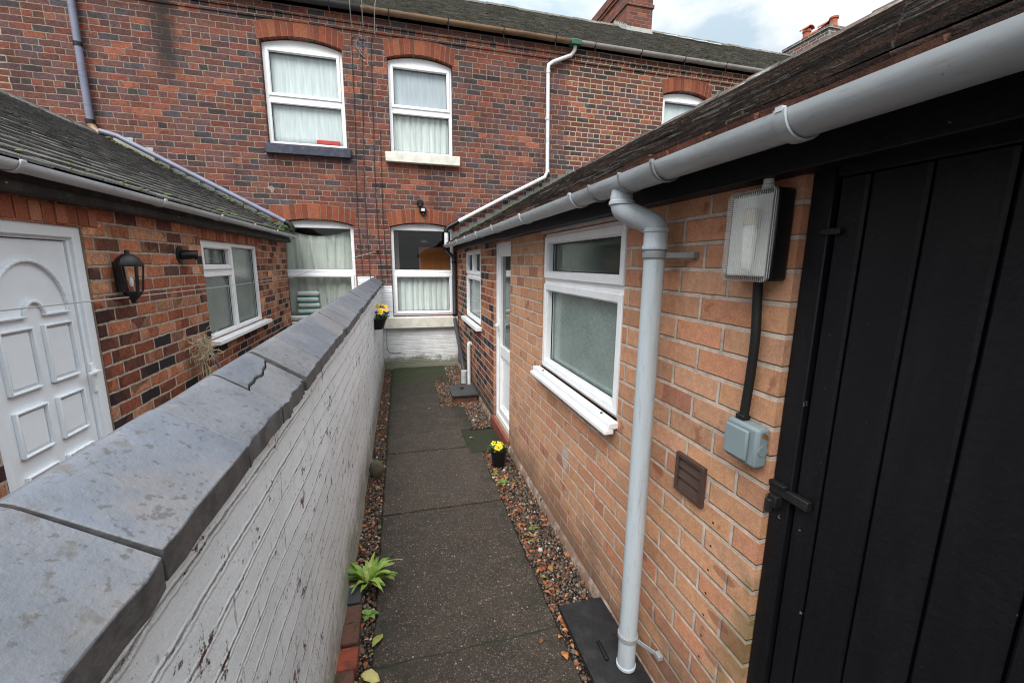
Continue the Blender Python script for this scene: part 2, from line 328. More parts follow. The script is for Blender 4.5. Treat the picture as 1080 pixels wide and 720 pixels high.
def glass_mat():
    t = NT('window_glass')
    lw = t.n('ShaderNodeLayerWeight'); fz = t.math('ADD', .04, t.math('MULTIPLY', t.math('POWER', lw.outputs['Facing'], 4.5), .85))
    tr = t.n('ShaderNodeBsdfTransparent'); tr.inputs[0].default_value = (.95, .97, .96, 1)
    gl = t.n('ShaderNodeBsdfGlossy'); gl.inputs['Roughness'].default_value = .015
    t.set(gl.inputs['Normal'], t.bump(t.noise(3.5, 1), .06, .02))
    mx = t.n('ShaderNodeMixShader'); t.t.links.new(fz, mx.inputs[0]); t.t.links.new(tr.outputs[0], mx.inputs[1]); t.t.links.new(gl.outputs[0], mx.inputs[2])
    t.t.links.new(mx.outputs[0], t.out.inputs[0]); return t.m
m_glass = glass_mat()
def obscure(name, col, rough, bs, bstr, tex=0):
    t = NT(name)
    c = t.mix(1, col, t.ramp(t.noise(4, 5, .7, stretch=(1, 1, 1.4)), [(.3, .75), (.7, 1.15)]), 'MULTIPLY')
    if tex:
        c = t.mix(t.math('MULTIPLY', t.step(t.noise(75, 3, .7, stretch=(1, .35, 2.2)), .5, .62), .3), c, tuple(q * 1.7 for q in col))
        c = t.mix(t.math('MULTIPLY', t.step(t.noise(75, 3, .7, stretch=(1, 2.2, .35)), .52, .64), .25), c, tuple(q * 1.7 for q in col))
    h = t.noise(bs, 3, .6)
    return t.bsdf(c, rough, t.bump(h, bstr, .004), spec=.7)
m_obscure = obscure('obscure_ribbed_glass', (.13, .165, .15), .12, 55, .5)
m_frost = obscure('misted_glass', (.19, .245, .225), .16, 5, .03, 1)
m_frost_clear = obscure('dusk_clear_glass', (.055, .075, .066), .06, 4, .04)

def path_mat():
    t = NT('aggregate_slab'); i = t.island()
    c = t.ramp(i, [(0, (.028, .021, .016)), (1, (.040, .030, .023))])
    def stones(scale, frac, size, cols):
        v = t.n('ShaderNodeTexVoronoi'); t.set(v.inputs['Vector'], t.pos()); v.inputs['Scale'].default_value = scale
        vc = t.n('ShaderNodeSeparateColor'); t.t.links.new(v.outputs['Color'], vc.inputs[0])
        st = t.math('MULTIPLY', t.math('SUBTRACT', 1, t.step(v.outputs['Distance'], size, size + .22)), t.step(vc.outputs[0], 1 - frac, 1 - frac + .02))
        return st, t.ramp(vc.outputs[1], cols, 'CONSTANT')
    c = t.mix(1, c, t.ramp(t.noise(5, 7, .78), [(.28, .45), (.72, 1.75)]), 'MULTIPLY')
    c = t.mix(1, c, t.ramp(t.noise(120, 5, .85), [(.32, .35), (.68, 1.8)]), 'MULTIPLY')
    s1, c1 = stones(78, .72, .22, [(0, (.075, .055, .042)), (.3, (.12, .092, .07)), (.55, (.030, .023, .018)), (.75, (.165, .13, .10)), (.9, (.055, .04, .032)), (.965, (.32, .29, .25))])
    s2, c2 = stones(150, .7, .25, [(0, (.08, .06, .046)), (.4, (.14, .11, .085)), (.65, (.028, .02, .017)), (.94, (.28, .25, .21))])
    c = t.mix(t.math('MULTIPLY', s2, .8), c, c2); st = s1; c = t.mix(t.math('MULTIPLY', s1, .85), c, c1)
    x, y, z = t.xyz()
    far = t.math('MULTIPLY', t.step(y, 3.2, 6.2), .14)
    ed = t.math('MULTIPLY', t.step(t.math('ABSOLUTE', t.math('SUBTRACT', x, .23)), .22, .42), .10)
    ms = t.math('ADD', t.math('ADD', t.noise(11, 8, .8), far), ed)
    c = t.mix(t.math('MULTIPLY', t.step(ms, .54, .68), .75), c, t.mix(t.noise(90, 2), (.012, .012, .009), (.024, .026, .013)))
    ms2 = t.math('ADD', t.noise(4.3, 6, .75), t.math('MULTIPLY', t.step(y, 4.6, 6.3), .30))
    c = t.mix(t.math('MULTIPLY', t.step(ms2, .64, .76), .75), c, (.024, .038, .010))
    r = t.math('ADD', .5, t.math('MULTIPLY', t.noise(5, 4), .45))
    return t.bsdf(c, r, t.bump(t.math('ADD', t.math('MULTIPLY', st, .8), t.noise(160, 4, .7)), .8, .005), spec=.4)
m_path = path_mat()
m_soil = plain('dark_damp_soil', (.030, .023, .017), .95, (.015, .012, .01), .6, 12, 1, 60)
m_yard = plain('yard_concrete', (.17, .165, .155), .9, (.08, .08, .07), .6, 4, .6, 50)

def island_mat(name, stops, rough=.7, interp='CONSTANT', trans=0, spec=.4):
    t = NT(name); c = t.ramp(t.island(), stops, interp)
    c = t.mix(1, c, t.ramp(t.noise(120, 4, .7), [(.3, .65), (.7, 1.3)]), 'MULTIPLY')
    return t.bsdf(c, rough, t.bump(t.noise(200, 3), .3, .002), spec=spec)
m_pebble = island_mat('mixed_gravel', [(0, (.06, .045, .033)), (.22, (.105, .07, .048)), (.42, (.036, .028, .023)), (.60, (.12, .10, .08)), (.72, (.17, .07, .04)), (.84, (.19, .155, .12)), (.955, (.40, .37, .33))])
m_litter = island_mat('dead_leaf', [(0, (.20, .055, .02)), (.25, (.30, .10, .035)), (.45, (.11, .04, .02)), (.65, (.36, .17, .07)), (.85, (.17, .07, .035)), (.955, (.14, .22, .04))], .75)
m_leaf_y = plain('pale_yellow_leaf', (.50, .44, .17), .6, (.3, .25, .08), .4, 30, .3)
m_leaf_o = plain('olive_leaf', (.25, .27, .06), .6, (.3, .2, .05), .4, 30, .3)
m_leaf_b = plain('tan_leaf', (.42, .17, .05), .65, (.25, .09, .03), .4, 40, .3)
m_plant = island_mat('hart_tongue_leaf', [(0, (.08, .16, .02)), (.4, (.17, .28, .035)), (.8, (.26, .37, .07)), (1, (.33, .36, .10))], .45, 'LINEAR')
m_plant2 = island_mat('pansy_foliage', [(0, (.035, .08, .022)), (.5, (.06, .13, .035)), (1, (.11, .19, .07))], .5, 'LINEAR')
m_yellow = island_mat('yellow_petal', [(0, (.80, .52, .01)), (1, (.85, .62, .03))], .6, 'LINEAR')
m_violet = island_mat('violet_petal', [(0, (.07, .02, .22)), (1, (.12, .04, .30))], .6, 'LINEAR')
m_petal_dark = plain('dark_pansy_eye', (.02, .008, .01), .7)
m_straw = island_mat('dried_stalk', [(0, (.42, .33, .2)), (.5, (.55, .46, .32)), (1, (.30, .22, .13))], .8, 'LINEAR')
m_weed = island_mat('weed_leaf', [(0, (.08, .15, .03)), (1, (.16, .26, .05))], .6, 'LINEAR')
m_teal = plain('teal_wrap', (.02, .22, .20), .4); m_whitewrap = plain('white_wrap', (.72, .73, .70), .5)
m_blue_tip = plain('blue_pole_tip', (.03, .16, .40), .4); m_greypole = plain('grey_pole', (.18, .20, .22), .5)
m_redcloth = plain('red_item', (.5, .03, .02), .6)
m_bulb = plain('bulb_white', (.80, .80, .78), .3); m_bulbbase = plain('bulb_cap', (.55, .5, .38), .4)
def clear_cover():
    t = NT('ribbed_clear_cover'); x, y, z = t.xyz()
    w = t.math('SINE', t.math('MULTIPLY', z, 2 * math.pi / .0045)); w2_ = t.math('SINE', t.math('MULTIPLY', t.math('SUBTRACT', y, x), 2 * math.pi / .0060)); w = t.math('MULTIPLY_ADD', t.step(y, .86, .85), t.math('SUBTRACT', w2_, w), w)
    n = t.bump(w, .55, .002)
    fl_ = t.n('ShaderNodeLayerWeight'); frz = t.math('ADD', .07, t.math('MULTIPLY', t.math('POWER', fl_.outputs['Facing'], 4.5), .8))
    tr = t.n('ShaderNodeBsdfTransparent'); tr.inputs[0].default_value = (.93, .94, .94, 1)
    gl = t.n('ShaderNodeBsdfGlossy'); gl.inputs['Roughness'].default_value = .12; t.set(gl.inputs['Normal'], n)
    df = t.n('ShaderNodeBsdfDiffuse'); df.inputs[0].default_value = (.7, .71, .7, 1)
    rib = t.math('ADD', .16, t.math('MULTIPLY', t.step(w, .0, .9), .42))
    m1 = t.n('ShaderNodeMixShader'); t.set(m1.inputs[0], rib); t.t.links.new(tr.outputs[0], m1.inputs[1]); t.t.links.new(df.outputs[0], m1.inputs[2])
    m2 = t.n('ShaderNodeMixShader'); t.set(m2.inputs[0], frz); t.t.links.new(m1.outputs[0], m2.inputs[1]); t.t.links.new(gl.outputs[0], m2.inputs[2])
    t.t.links.new(m2.outputs[0], t.out.inputs[0]); return t.m
m_cover = clear_cover()

# ------------------------------------------------------------------ mesh building
class MB:
    def __init__(s, fm=None): s.v = []; s.f = []; s.fm = fm
    def P(s, p): return s.fm(*p) if s.fm else tuple(p)
    def add(s, vs, fs):
        b = len(s.v); s.v += [s.P(p) for p in vs]; s.f += [tuple(b + i for i in f) for f in fs]; return s
    def box(s, a0, a1, b0, b1, c0, c1):
        return s.add([(x, y, z) for x in (a0, a1) for y in (b0, b1) for z in (c0, c1)],
                     [(0, 1, 3, 2), (4, 6, 7, 5), (0, 4, 5, 1), (2, 3, 7, 6), (0, 2, 6, 4), (1, 5, 7, 3)])
    def quad(s, a, b, c, d): return s.add([a, b, c, d], [(0, 1, 2, 3)])
    def prism(s, poly, c0, c1):
        """poly in the first two coordinates, extruded along the third"""
        n = len(poly)
        return s.add([(*p, c0) for p in poly] + [(*p, c1) for p in poly], [tuple(range(n)), tuple(range(n, 2 * n))] + [(i, (i + 1) % n, n + (i + 1) % n, n + i) for i in range(n)])
    def ring(s, u0, u1, v0, v1, t, w0, w1):
        s.box(u0, u0 + t, v0, v1, w0, w1); s.box(u1 - t, u1, v0, v1, w0, w1)
        s.box(u0 + t, u1 - t, v0, v0 + t, w0, w1); s.box(u0 + t, u1 - t, v1 - t, v1, w0, w1); return s
    def tube(s, pts, r, n=12, caps=True, arc=None):
        pts = [Vector(s.P(p)) for p in pts]; fm, s.fm = s.fm, None
        rs = r if isinstance(r, (list, tuple)) else [r] * len(pts)
        k = len(pts); T = [(pts[min(i + 1, k - 1)] - pts[max(i - 1, 0)]).normalized() for i in range(k)]
        up = Vector((0, 0, 1)) if abs(T[0].z) < .9 else Vector((1, 0, 0))
        a = T[0].cross(up).normalized(); vs = []; fs = []
        for i in range(k):
            a = (a - T[i] * a.dot(T[i])).normalized(); b = T[i].cross(a)
            for j in range(n):
                th = 2 * math.pi * j / n
                vs.append(tuple(pts[i] + (a * math.cos(th) + b * math.sin(th)) * rs[i]))
        for i in range(k - 1):
            for j in range(n): fs.append((i * n + j, i * n + (j + 1) % n, (i + 1) * n + (j + 1) % n, (i + 1) * n + j))
        if caps: fs += [tuple(range(n)), tuple(range((k - 1) * n, k * n))]
        s.add(vs, fs); s.fm = fm; return s
    def lathe(s, prof, c, n=24, axis=2, sy=1):
        """prof = [(radius, height)], c = base centre"""
        vs = []; fs = []
        for (r, h) in prof:
            for j in range(n):
                th = 2 * math.pi * j / n; p = [r * math.cos(th), r * math.sin(th) * sy, h]
                if axis == 0: p = [p[2], p[0], p[1]]
                if axis == 1: p = [p[0], p[2], p[1]]
                vs.append((c[0] + p[0], c[1] + p[1], c[2] + p[2]))
        k = len(prof)
        for i in range(k - 1):
            for j in range(n): fs.append((i * n + j, i * n + (j + 1) % n, (i + 1) * n + (j + 1) % n, (i + 1) * n + j))
        fs += [tuple(range(n)), tuple(range((k - 1) * n, k * n))]
        return s.add(vs, fs)

def link(name, mb, mat, parent=None, base=None, smooth=40, bevel=0, kind=None):
    if base is None: base = world_base(parent) if parent else (0, 0, 0)
    me = bpy.data.meshes.new(name)
    me.from_pydata([(a - base[0], b - base[1], c - base[2]) for a, b, c in mb.v], [], mb.f)
    bm = bmesh.new(); bm.from_mesh(me); bmesh.ops.recalc_face_normals(bm, faces=bm.faces); bm.to_mesh(me); bm.free()
    for m in (mat if isinstance(mat, (list, tuple)) else [mat]): me.materials.append(m)
    if smooth: me.shade_smooth(); me.set_sharp_from_angle(angle=R(smooth))
    o = bpy.data.objects.new(name, me); COL.objects.link(o)
    if parent: o.parent = parent
    else: o.location = base
    if bevel:
        b = o.modifiers.new('Bevel', 'BEVEL'); b.width = bevel; b.segments = 2; b.limit_method = 'ANGLE'; b.angle_limit = R(50)
        b.harden_normals = False
    if kind: o['kind'] = kind
    return o
def world_base(o):
    while o.parent: o = o.parent
    return tuple(o.location)
def tag(o, label, cat, group=None):
    o['label'] = label; o['category'] = cat
    if group: o['group'] = group
    return o
def thing(name, label, cat, base, group=None):
    o = bpy.data.objects.new(name, None); COL.objects.link(o); o.location = base; o.empty_display_size = .1
    return tag(o, label, cat, group)
def single(name, mb, mat, label, cat, base, group=None, **kw):
    return tag(link(name, mb, mat, base=base, **kw), label, cat, group)

FAC = lambda u, v, w: (u, D - w, v)          # facade: u = X, outward = -Y
RGT = lambda u, v, w: (XR - w, u, v)         # right outbuilding: u = Y, outward = -X
LFT = lambda u, v, w: (XL + w, u, v)         # left outbuilding: u = Y, outward = +X

def wall_holes(mb, u0, u1, v0, v1, holes, depth=.13):
    us = sorted({u0, u1, *[h[0] for h in holes], *[h[1] for h in holes]}); vs = sorted({v0, v1, *[h[2] for h in holes], *[h[3] for h in holes]})
    us = [u for u in us if u0 <= u <= u1]; vs = [v for v in vs if v0 <= v <= v1]
    idx = {}; V = []; F = []
    def g(i, j):
        if (i, j) not in idx: idx[(i, j)] = len(V); V.append((us[i], vs[j], 0))
        return idx[(i, j)]
    for i in range(len(us) - 1):
        for j in range(len(vs) - 1):
            cu, cv = (us[i] + us[i + 1]) / 2, (vs[j] + vs[j + 1]) / 2
            if any(h[0] < cu < h[1] and h[2] < cv < h[3] for h in holes): continue
            F.append((g(i, j), g(i + 1, j), g(i + 1, j + 1), g(i, j + 1)))
    mb.add(V, F)
    for a, b, c, d in [h[:4] for h in holes]:
        mb.quad((a, c, 0), (a, d, 0), (a, d, -depth), (a, c, -depth)); mb.quad((b, c, 0), (b, d, 0), (b, d, -depth), (b, c, -depth))
        mb.quad((a, d, 0), (b, d, 0), (b, d, -depth), (a, d, -depth)); mb.quad((a, c, 0), (b, c, 0), (b, c, -depth), (a, c, -depth))

def arc_pts(u0, u1, vs, rise, n=16):
    """points of a segmental arc from (u0,vs) to (u1,vs)"""
    w = (u1 - u0) / 2; r = (w * w + rise * rise) / (2 * rise); cy = vs + rise - r; cx = (u0 + u1) / 2; a = math.asin(w / r)
    return [(cx + r * math.sin(-a + 2 * a * i / n), cy + r * math.cos(-a + 2 * a * i / n)) for i in range(n + 1)], (cx, cy, r, a)

def brick_arch(parent, fm, u0, u1, spring, rise, thick=.20, n=14):
    _, (cx, cy, r, a) = arc_pts(u0, u1, spring, rise)
    mb = MB(fm); mo = MB(fm)
    def pol(th, q):
        e = q - r; return (cx + r * math.sin(th) * 1.02 + e * math.sin(th * .35), cy + r * math.cos(th) + e * math.cos(th * .35))
    for i in range(n):
        t0 = -a + 2 * a * i / n; t1 = -a + 2 * a * (i + 1) / n; g = .0045 / r
        e = random.uniform(-.006, .006)
        mb.prism([pol(t0 + g, r), pol(t1 - g, r), pol(t1 - g, r + thick + e), pol(t0 + g, r + thick + e)], -.11, .008 + random.uniform(-.002, .002))
    m = 24
    poly = [pol(-a + 2 * a * i / m, r + .003) for i in range(m + 1)] + [pol(a - 2 * a * i / m, r + thick + .004) for i in range(m + 1)]
    mo.prism(poly, -.1, .003)
    o = link('window_arch', mb, m_arch, parent, bevel=.002)
    link('arch_mortar', mo, m_mortar, o)
    return o

def window(parent, fm, u0, u1, v0, v1, cells, back=-.07, arch=None, tb=.028, ts=.034, pmats=None, frame_mat=None, name='window'):
    """cells = [(u0,u1,v0,v1,sash)] in window coordinates; each cell gets a ring, opening lights a second proud ring"""
    mb = MB(fm); fd = .06
    o_panes = []
    for k, (a, b, c, d, sash) in enumerate(cells):
        mb.ring(a, b, c, d, tb, back - fd, back)
        x = tb
        if sash:
            mb.ring(a + tb - .008, b - tb + .008, c + tb - .008, d - tb + .008, ts, back - fd + .01, back + .014)
            x = tb - .008 + ts
        # glazing bead
        mb.ring(a + x - .001, b - x + .001, c + x - .001, d - x + .001, .007, back - fd + .012, back - .008 if not sash else back + .004)
        o_panes.append((a + x, b - x, c + x, d - x))
    if arch:
        spring, rise = arch
        pts, _ = arc_pts(u0, u1, spring, rise)
        mb.prism([(u0, v1)] + pts + [(u1, v1)], back - fd + .003, back - .004)
    w = link(name, mb, frame_mat or m_upvc, parent, bevel=.003)
    for k, (a, b, c, d) in enumerate(o_panes):
        p = MB(fm); p.quad((a, c, back - .04), (b, c, back - .04), (b, d, back - .04), (a, d, back - .04))
        link('pane', p, (pmats[k] if pmats else m_glass), w)
        g = .004
    # rubber gasket line
    gk = MB(fm)
    for (a, b, c, d) in o_panes: gk.ring(a + .0055, b - .0055, c + .0055, d - .0055, .005, back - .034, back - .028)
    link('gasket', gk, m_black, w)
    return w

def room(parent, fm, u0, u1, v0, v1, depth, mat, back_mat=None):
    mb = MB(fm); a, b, c, d = u0 - .15, u1 + .15, v0 - .1, v1 + .1; w0, w1 = -.135, -depth
    mb.quad((a, c, w0), (a, d, w0), (a, d, w1), (a, c, w1)); mb.quad((b, c, w0), (b, d, w0), (b, d, w1), (b, c, w1))
    mb.quad((a, d, w0), (b, d, w0), (b, d, w1), (a, d, w1)); mb.quad((a, c, w0), (b, c, w0), (b, c, w1), (a, c, w1))
    mb.quad((a, c, w1), (b, c, w1), (b, d, w1), (a, d, w1))
    return link('room_lining', mb, back_mat or mat, parent)

def curtain(fm, u0, u1, v0, v1, w, mat, label, amp=.02, waves=9, base=None, swag=0, cat='curtain', sagtop=0):
    nu, nv = waves * 8, 10; V = []; F = []
    for j in range(nv + 1):
        fv = j / nv
        for i in range(nu + 1):
            fu = i / nu
            ph = fu * waves * 2 * math.pi
            k = amp * (math.sin(ph + math.sin(fu * 17) * .9) + .4 * math.sin(ph * 2.3 + 1))
            u = u0 + (u1 - u0) * (fu + swag * (1 - fv) * math.sin(fu * math.pi) * .15 * math.sin(fu * 5))
            top = v1 - sagtop * math.sin(fu * math.pi)
            V.append((u, v0 + (top - v0) * fv, w + k * (1 - .3 * fv)))
    for j in range(nv):
        for i in range(nu): F.append((j * (nu + 1) + i, j * (nu + 1) + i + 1, (j + 1) * (nu + 1) + i + 1, (j + 1) * (nu + 1) + i))
    mb = MB(fm); mb.add(V, F)
    o = single('curtain', mb, mat, label, cat, base or fm((u0 + u1) / 2, v0, w), smooth=180)
    s = o.modifiers.new('Solidify', 'SOLIDIFY'); s.thickness = .003
    return o

def roof_tiles(mb, p0, along, up, length, slope, tw=.155, g=.1, th=.013, jit=.003, lift=.5, skip=0.0):
    """overlapping plain tiles on a slope; p0 = eaves corner"""
    along = Vector(along).normalized(); up = Vector(up).normalized(); nrm = along.cross(up).normalized()
    if nrm.z < 0: nrm = -nrm
    p0 = Vector(p0); nr = int(slope / g); nc = int(length / tw) + 1
    for k in range(nr + 1):
        off = (k % 2) * tw * .5; sag = mnoise.noise(Vector((k * .7, 0, 3))) * .004
        for i in range(nc + 1):
            a0 = i * tw - off + .0015; a1 = a0 + tw - .003
            a0 = max(a0, 0); a1 = min(a1, length)
            if a1 - a0 < .02: continue
            s0 = k * g + random.gauss(0, jit); s1 = min(s0 + g * 1.55, slope + .02)
            if s1 - s0 < .03: continue
            wv = mnoise.noise(Vector((a0 * .8, k * .1, 0))) * .008 + sag
            h0 = th * (1.25 + lift) + random.gauss(0, jit) * .6 + wv; h1 = th * .15 + wv
            e = random.gauss(0, jit * .5); r = random.gauss(0, jit * .6)
            P = lambda a, s_, h: tuple(p0 + along * a + up * s_ + nrm * h)
            mb.add([P(a0, s0 + r, h0 - th + e), P(a1, s0 - r, h0 - th - e), P(a1, s1, h1 - th), P(a0, s1, h1 - th),
                    P(a0, s0 + r, h0 + e), P(a1, s0 - r, h0 - e), P(a1, s1, h1), P(a0, s1, h1)],
                   [(0, 3, 2, 1), (4, 5, 6, 7), (0, 1, 5, 4), (1, 2, 6, 5), (2, 3, 7, 6), (3, 0, 4, 7)])

def gutter_mesh(mb, p0, p1, r, t=.0035, n=14, ends=True):
    """half round trough from p0 to p1 (centre of the rim line), lips slightly above centre"""
    p0, p1 = Vector(p0), Vector(p1); d = (p1 - p0).normalized(); side = d.cross(Vector((0, 0, 1))).normalized()
    V = []; F = []; k = 0
    L = (p1 - p0).length; ns = max(2, int(L / .35))
    prof = [(r * math.cos(math.pi + math.pi * i / n), r * math.sin(math.pi + math.pi * i / n)) for i in range(n + 1)]
    prof += [((r - t) * math.cos(2 * math.pi - math.pi * i / n), (r - t) * math.sin(2 * math.pi - math.pi * i / n)) for i in range(n + 1)]
    m = len(prof)
    for i in range(ns + 1):
        c = p0 + (p1 - p0) * i / ns + Vector((0, 0, mnoise.noise(Vector((i * .9, 2, 7))) * .0025))
        for a, b in prof: V.append(tuple(c + side * a + Vector((0, 0, b))))
    for i in range(ns):
        for j in range(m): F.append((i * m + j, i * m + (j + 1) % m, (i + 1) * m + (j + 1) % m, (i + 1) * m + j))
    F += [tuple(range(m)), tuple(range(ns * m, (ns + 1) * m))]
    mb.add(V, F)
def gutter_clip(mb, c, d, r, w=.02):
    c = Vector(c); d = Vector(d).normalized()
    gutter_mesh(mb, c - d * w / 2, c + d * w / 2, r + .006, .005)
    side = d.cross(Vector((0, 0, 1))).normalized()
    for s in (-1, 1):
        q = c + side * (r + .002) * s
        mb.box(q.x - .005, q.x + .005, q.y - w * .3, q.y + w * .3, q.z - .004, q.z + .005)

# ================================================================== GROUND
g = MB(); g.quad((-60, -60, -.02), (60, -60, -.02), (60, 90, -.02), (-60, 90, -.02))
link('ground', g, m_soil, kind='structure')
y_ = MB(); y_.box(-1.49, -.52, -2, D - .01, -.015, -.002)
link('yard_floor', y_, m_yard, kind='structure')
# path slabs
pm = MB()
ys = [-.52, -.02, .48, .99, 1.5, 2.025, 2.56, 3.055, 3.46, 3.87, 4.53, 5.02, 5.55, 6.02, 6.5]
for a, b in zip(ys[:-1], ys[1:]):
    xl = -.17 + (b - 1) * .008; xr = .63
    if b > 3.2: xr = .645 if b < 3.7 else .56
    if a > 3.4: xr = .53
    if a >= 3.85: xr = .655
    if a >= 4.5: xr = .405
    if a >= 5.5: xr = .62
    n = 10; tilt = random.uniform(-.003, .003); sk = random.uniform(-.004, .004)
    P = []
    for i in range(n + 1): P.append((xl + (xr - xl) * i / n, a + .003 + sk + random.gauss(0, .0035)))
    for i in range(1, 8): P.append((xr + random.gauss(0, .002), a + (b - a) * i / 8))
    for i in range(n + 1): P.append((xr - (xr - xl) * i / n, b - .003 + sk + random.gauss(0, .0035)))
    for i in range(1, 8): P.append((xl + random.gauss(0, .003), b - (b - a) * i / 8))
    pm.prism(P, -.015, .006 + tilt)
link('path', pm, m_path, kind='structure', bevel=.005)
jm = MB(); jm.box(-.155, .62, -.5, 6.45, -.014, -.001)
link('path_bed', jm, plain('mossy_joint_bed', (.022, .03, .012), .95, (.012, .012, .008), .6, 14, .8), kind='structure')

def ico():
    t = (1 + 5 ** .5) / 2
    v = np.array([(-1, t, 0), (1, t, 0), (-1, -t, 0), (1, -t, 0), (0, -1, t), (0, 1, t), (0, -1, -t), (0, 1, -t), (t, 0, -1), (t, 0, 1), (-t, 0, -1), (-t, 0, 1)], float)
    v /= np.linalg.norm(v[0])
    f = np.array([(0, 11, 5), (0, 5, 1), (0, 1, 7), (0, 7, 10), (0, 10, 11), (1, 5, 9), (5, 11, 4), (11, 10, 2), (10, 7, 6), (7, 1, 8), (3, 9, 4), (3, 4, 2), (3, 2, 6), (3, 6, 8), (3, 8, 9), (4, 9, 5), (2, 4, 11), (6, 2, 10), (8, 6, 7), (9, 8, 1)])
    return v, f
def scatter(name, mat, bv, bf, pts, scl, tilt=.4, smooth=True, kind='stuff', label=None, cat=None):
    n = len(pts); k = len(bv)
    th = rng.uniform(0, 2 * np.pi, n); ax = rng.normal(0, tilt, n); ay = rng.normal(0, tilt, n)
    v = bv[None] * scl[:, None, :]
    def rot(v, a, i, j):
        c, s = np.cos(a)[:, None], np.sin(a)[:, None]; o = v.copy()
        o[..., i] = v[..., i] * c - v[..., j] * s; o[..., j] = v[..., i] * s + v[..., j] * c; return o
    v = rot(rot(rot(v, ax, 1, 2), ay, 0, 2), th, 0, 1) + pts[:, None, :]
    if smooth: v = v + rng.normal(0, 1, v.shape) * scl.min(1)[:, None, None] * .12
    f = (bf[None] + (np.arange(n) * k)[:, None, None]).reshape(-1, bf.shape[1])
    me = bpy.data.meshes.new(name); me.vertices.add(n * k); me.vertices.foreach_set('co', v.reshape(-1).astype(np.float32))
    fl = f.shape[1]; me.loops.add(f.size); me.loops.foreach_set('vertex_index', f.reshape(-1).astype(np.int32))
    me.polygons.add(len(f)); me.polygons.foreach_set('loop_start', (np.arange(len(f)) * fl).astype(np.int32)); me.polygons.foreach_set('loop_total', np.full(len(f), fl, np.int32))
    me.update(); me.materials.append(mat)
    if smooth: me.shade_smooth()
    o = bpy.data.objects.new(name, me); COL.objects.link(o)
    if kind: o['kind'] = kind
    if label: tag(o, label, cat)
    return o
strips = [(-.295, -.165, 1.2, 6.45), (.635, .87, 1.0, 3.3), (.655, .87, 3.85, 4.6), (.41, .87, 4.52, 5.55), (.62, .87, 5.5, 6.5)]
def strip_pts(dens, zz=.004, zs=.006):
    out = []
    for a, b, c, d in strips:
        n = int((b - a) * (d - c) * dens); out.append(np.c_[rng.uniform(a, b, n), rng.uniform(c, d, n), rng.uniform(zz - zs, zz + zs, n)])
    return np.concatenate(out)
iv, jf = ico()
pp = strip_pts(13500); sc = rng.lognormal(0, .42, (len(pp), 1)) * .0050 * rng.uniform(.7, 1.25, (len(pp), 3)); sc[:, 2] *= .7
scatter('gravel', m_pebble, iv, jf, pp, np.minimum(sc, .017), label='small mixed brown and grey gravel filling the strips beside the path', cat='gravel')
# dead leaves
def leaf_base(w=.42):
    xs = [0, .25, .55, .8, 1]; ws = [0, .32, .42, .26, 0]
    v = []
    for x, q in zip(xs, ws):
        c = .10 * math.sin(x * 3.1); v += [(x - .5, -q * w * 2, c + q * .28), (x - .5, 0, c), (x - .5, q * w * 2, c + q * .22)]
    f = []
    for i in range(4):
        a = i * 3; f += [(a, a + 1, a + 4, a + 3), (a + 1, a + 2, a + 5, a + 4)]
    return np.array(v), np.array(f)
lv, lf = leaf_base()
lp = strip_pts(480, .012, .005)
extra = np.c_[rng.uniform(.42, .87, 130), rng.uniform(4.55, 5.9, 130), rng.uniform(.008, .018, 130)]
onpath = np.c_[rng.uniform(-.13, .62, 14), rng.uniform(1.4, 6, 14), np.full(14, .011)]
edge = np.c_[.65 + np.abs(rng.normal(0, .04, 230)), rng.uniform(1.4, 3.3, 230), rng.uniform(.008, .018, 230)]
edge = np.concatenate([edge, np.c_[rng.uniform(-.28, -.165, 150), rng.uniform(1.2, 5.5, 150), rng.uniform(.008, .018, 150)]])
lp = np.concatenate([lp, extra, onpath, edge])
ls = rng.uniform(.016, .034, (len(lp), 1)) * np.array([[1, .8, 1]]) * rng.uniform(.8, 1.2, (len(lp), 3))
scatter('fallen_leaves', m_litter, lv, lf, lp, ls, .35, smooth=False, label='small orange and brown dead leaves lying over the gravel', cat='leaf litter')

# ================================================================== WHITE GARDEN WALL
gw = thing('garden_wall', 'low white painted brick wall with flaking paint and blue brick coping', 'wall', (-.4, 3, 0))
def wx(y, z): return -.303 + .0065 * y + mnoise.noise(Vector((0, y * 2.2, z * 3))) * .009 + mnoise.noise(Vector((5, y * 9, z * 13))) * .0012
V = []; F = []; NY, NZ = 330, 86; y0, y1 = -1.6, D - .002; zt = 1.262
for i in range(NY + 1):
    y = y0 + (y1 - y0) * i / NY
    for j in range(NZ + 1):
        z = -.01 + zt * j / NZ
        jr = abs(((z + mnoise.noise(Vector((9, y * 1.4, 0))) * .006) / .0735) % 1 - .5)
        x = wx(y, z) - max(0, (jr - .45)) * .02 + mnoise.noise(Vector((3, y * 24, z * 30))) * .0008
        if z < .1: x += (.1 - z) * .10
        V.append((x, y, z))
for i in range(NY):
    for j in range(NZ):
        a = i * (NZ + 1) + j; F.append((a, a + 1, a + NZ + 2, a + NZ + 1))
wb = MB(); wb.add(V, F); link('wall_face', wb, m_white_wall, gw, smooth=80)
core = MB(); core.box(-.505, -.33, y0, y1, -.01, 1.255); link('wall_core', core, m_left, gw)
cp = MB()
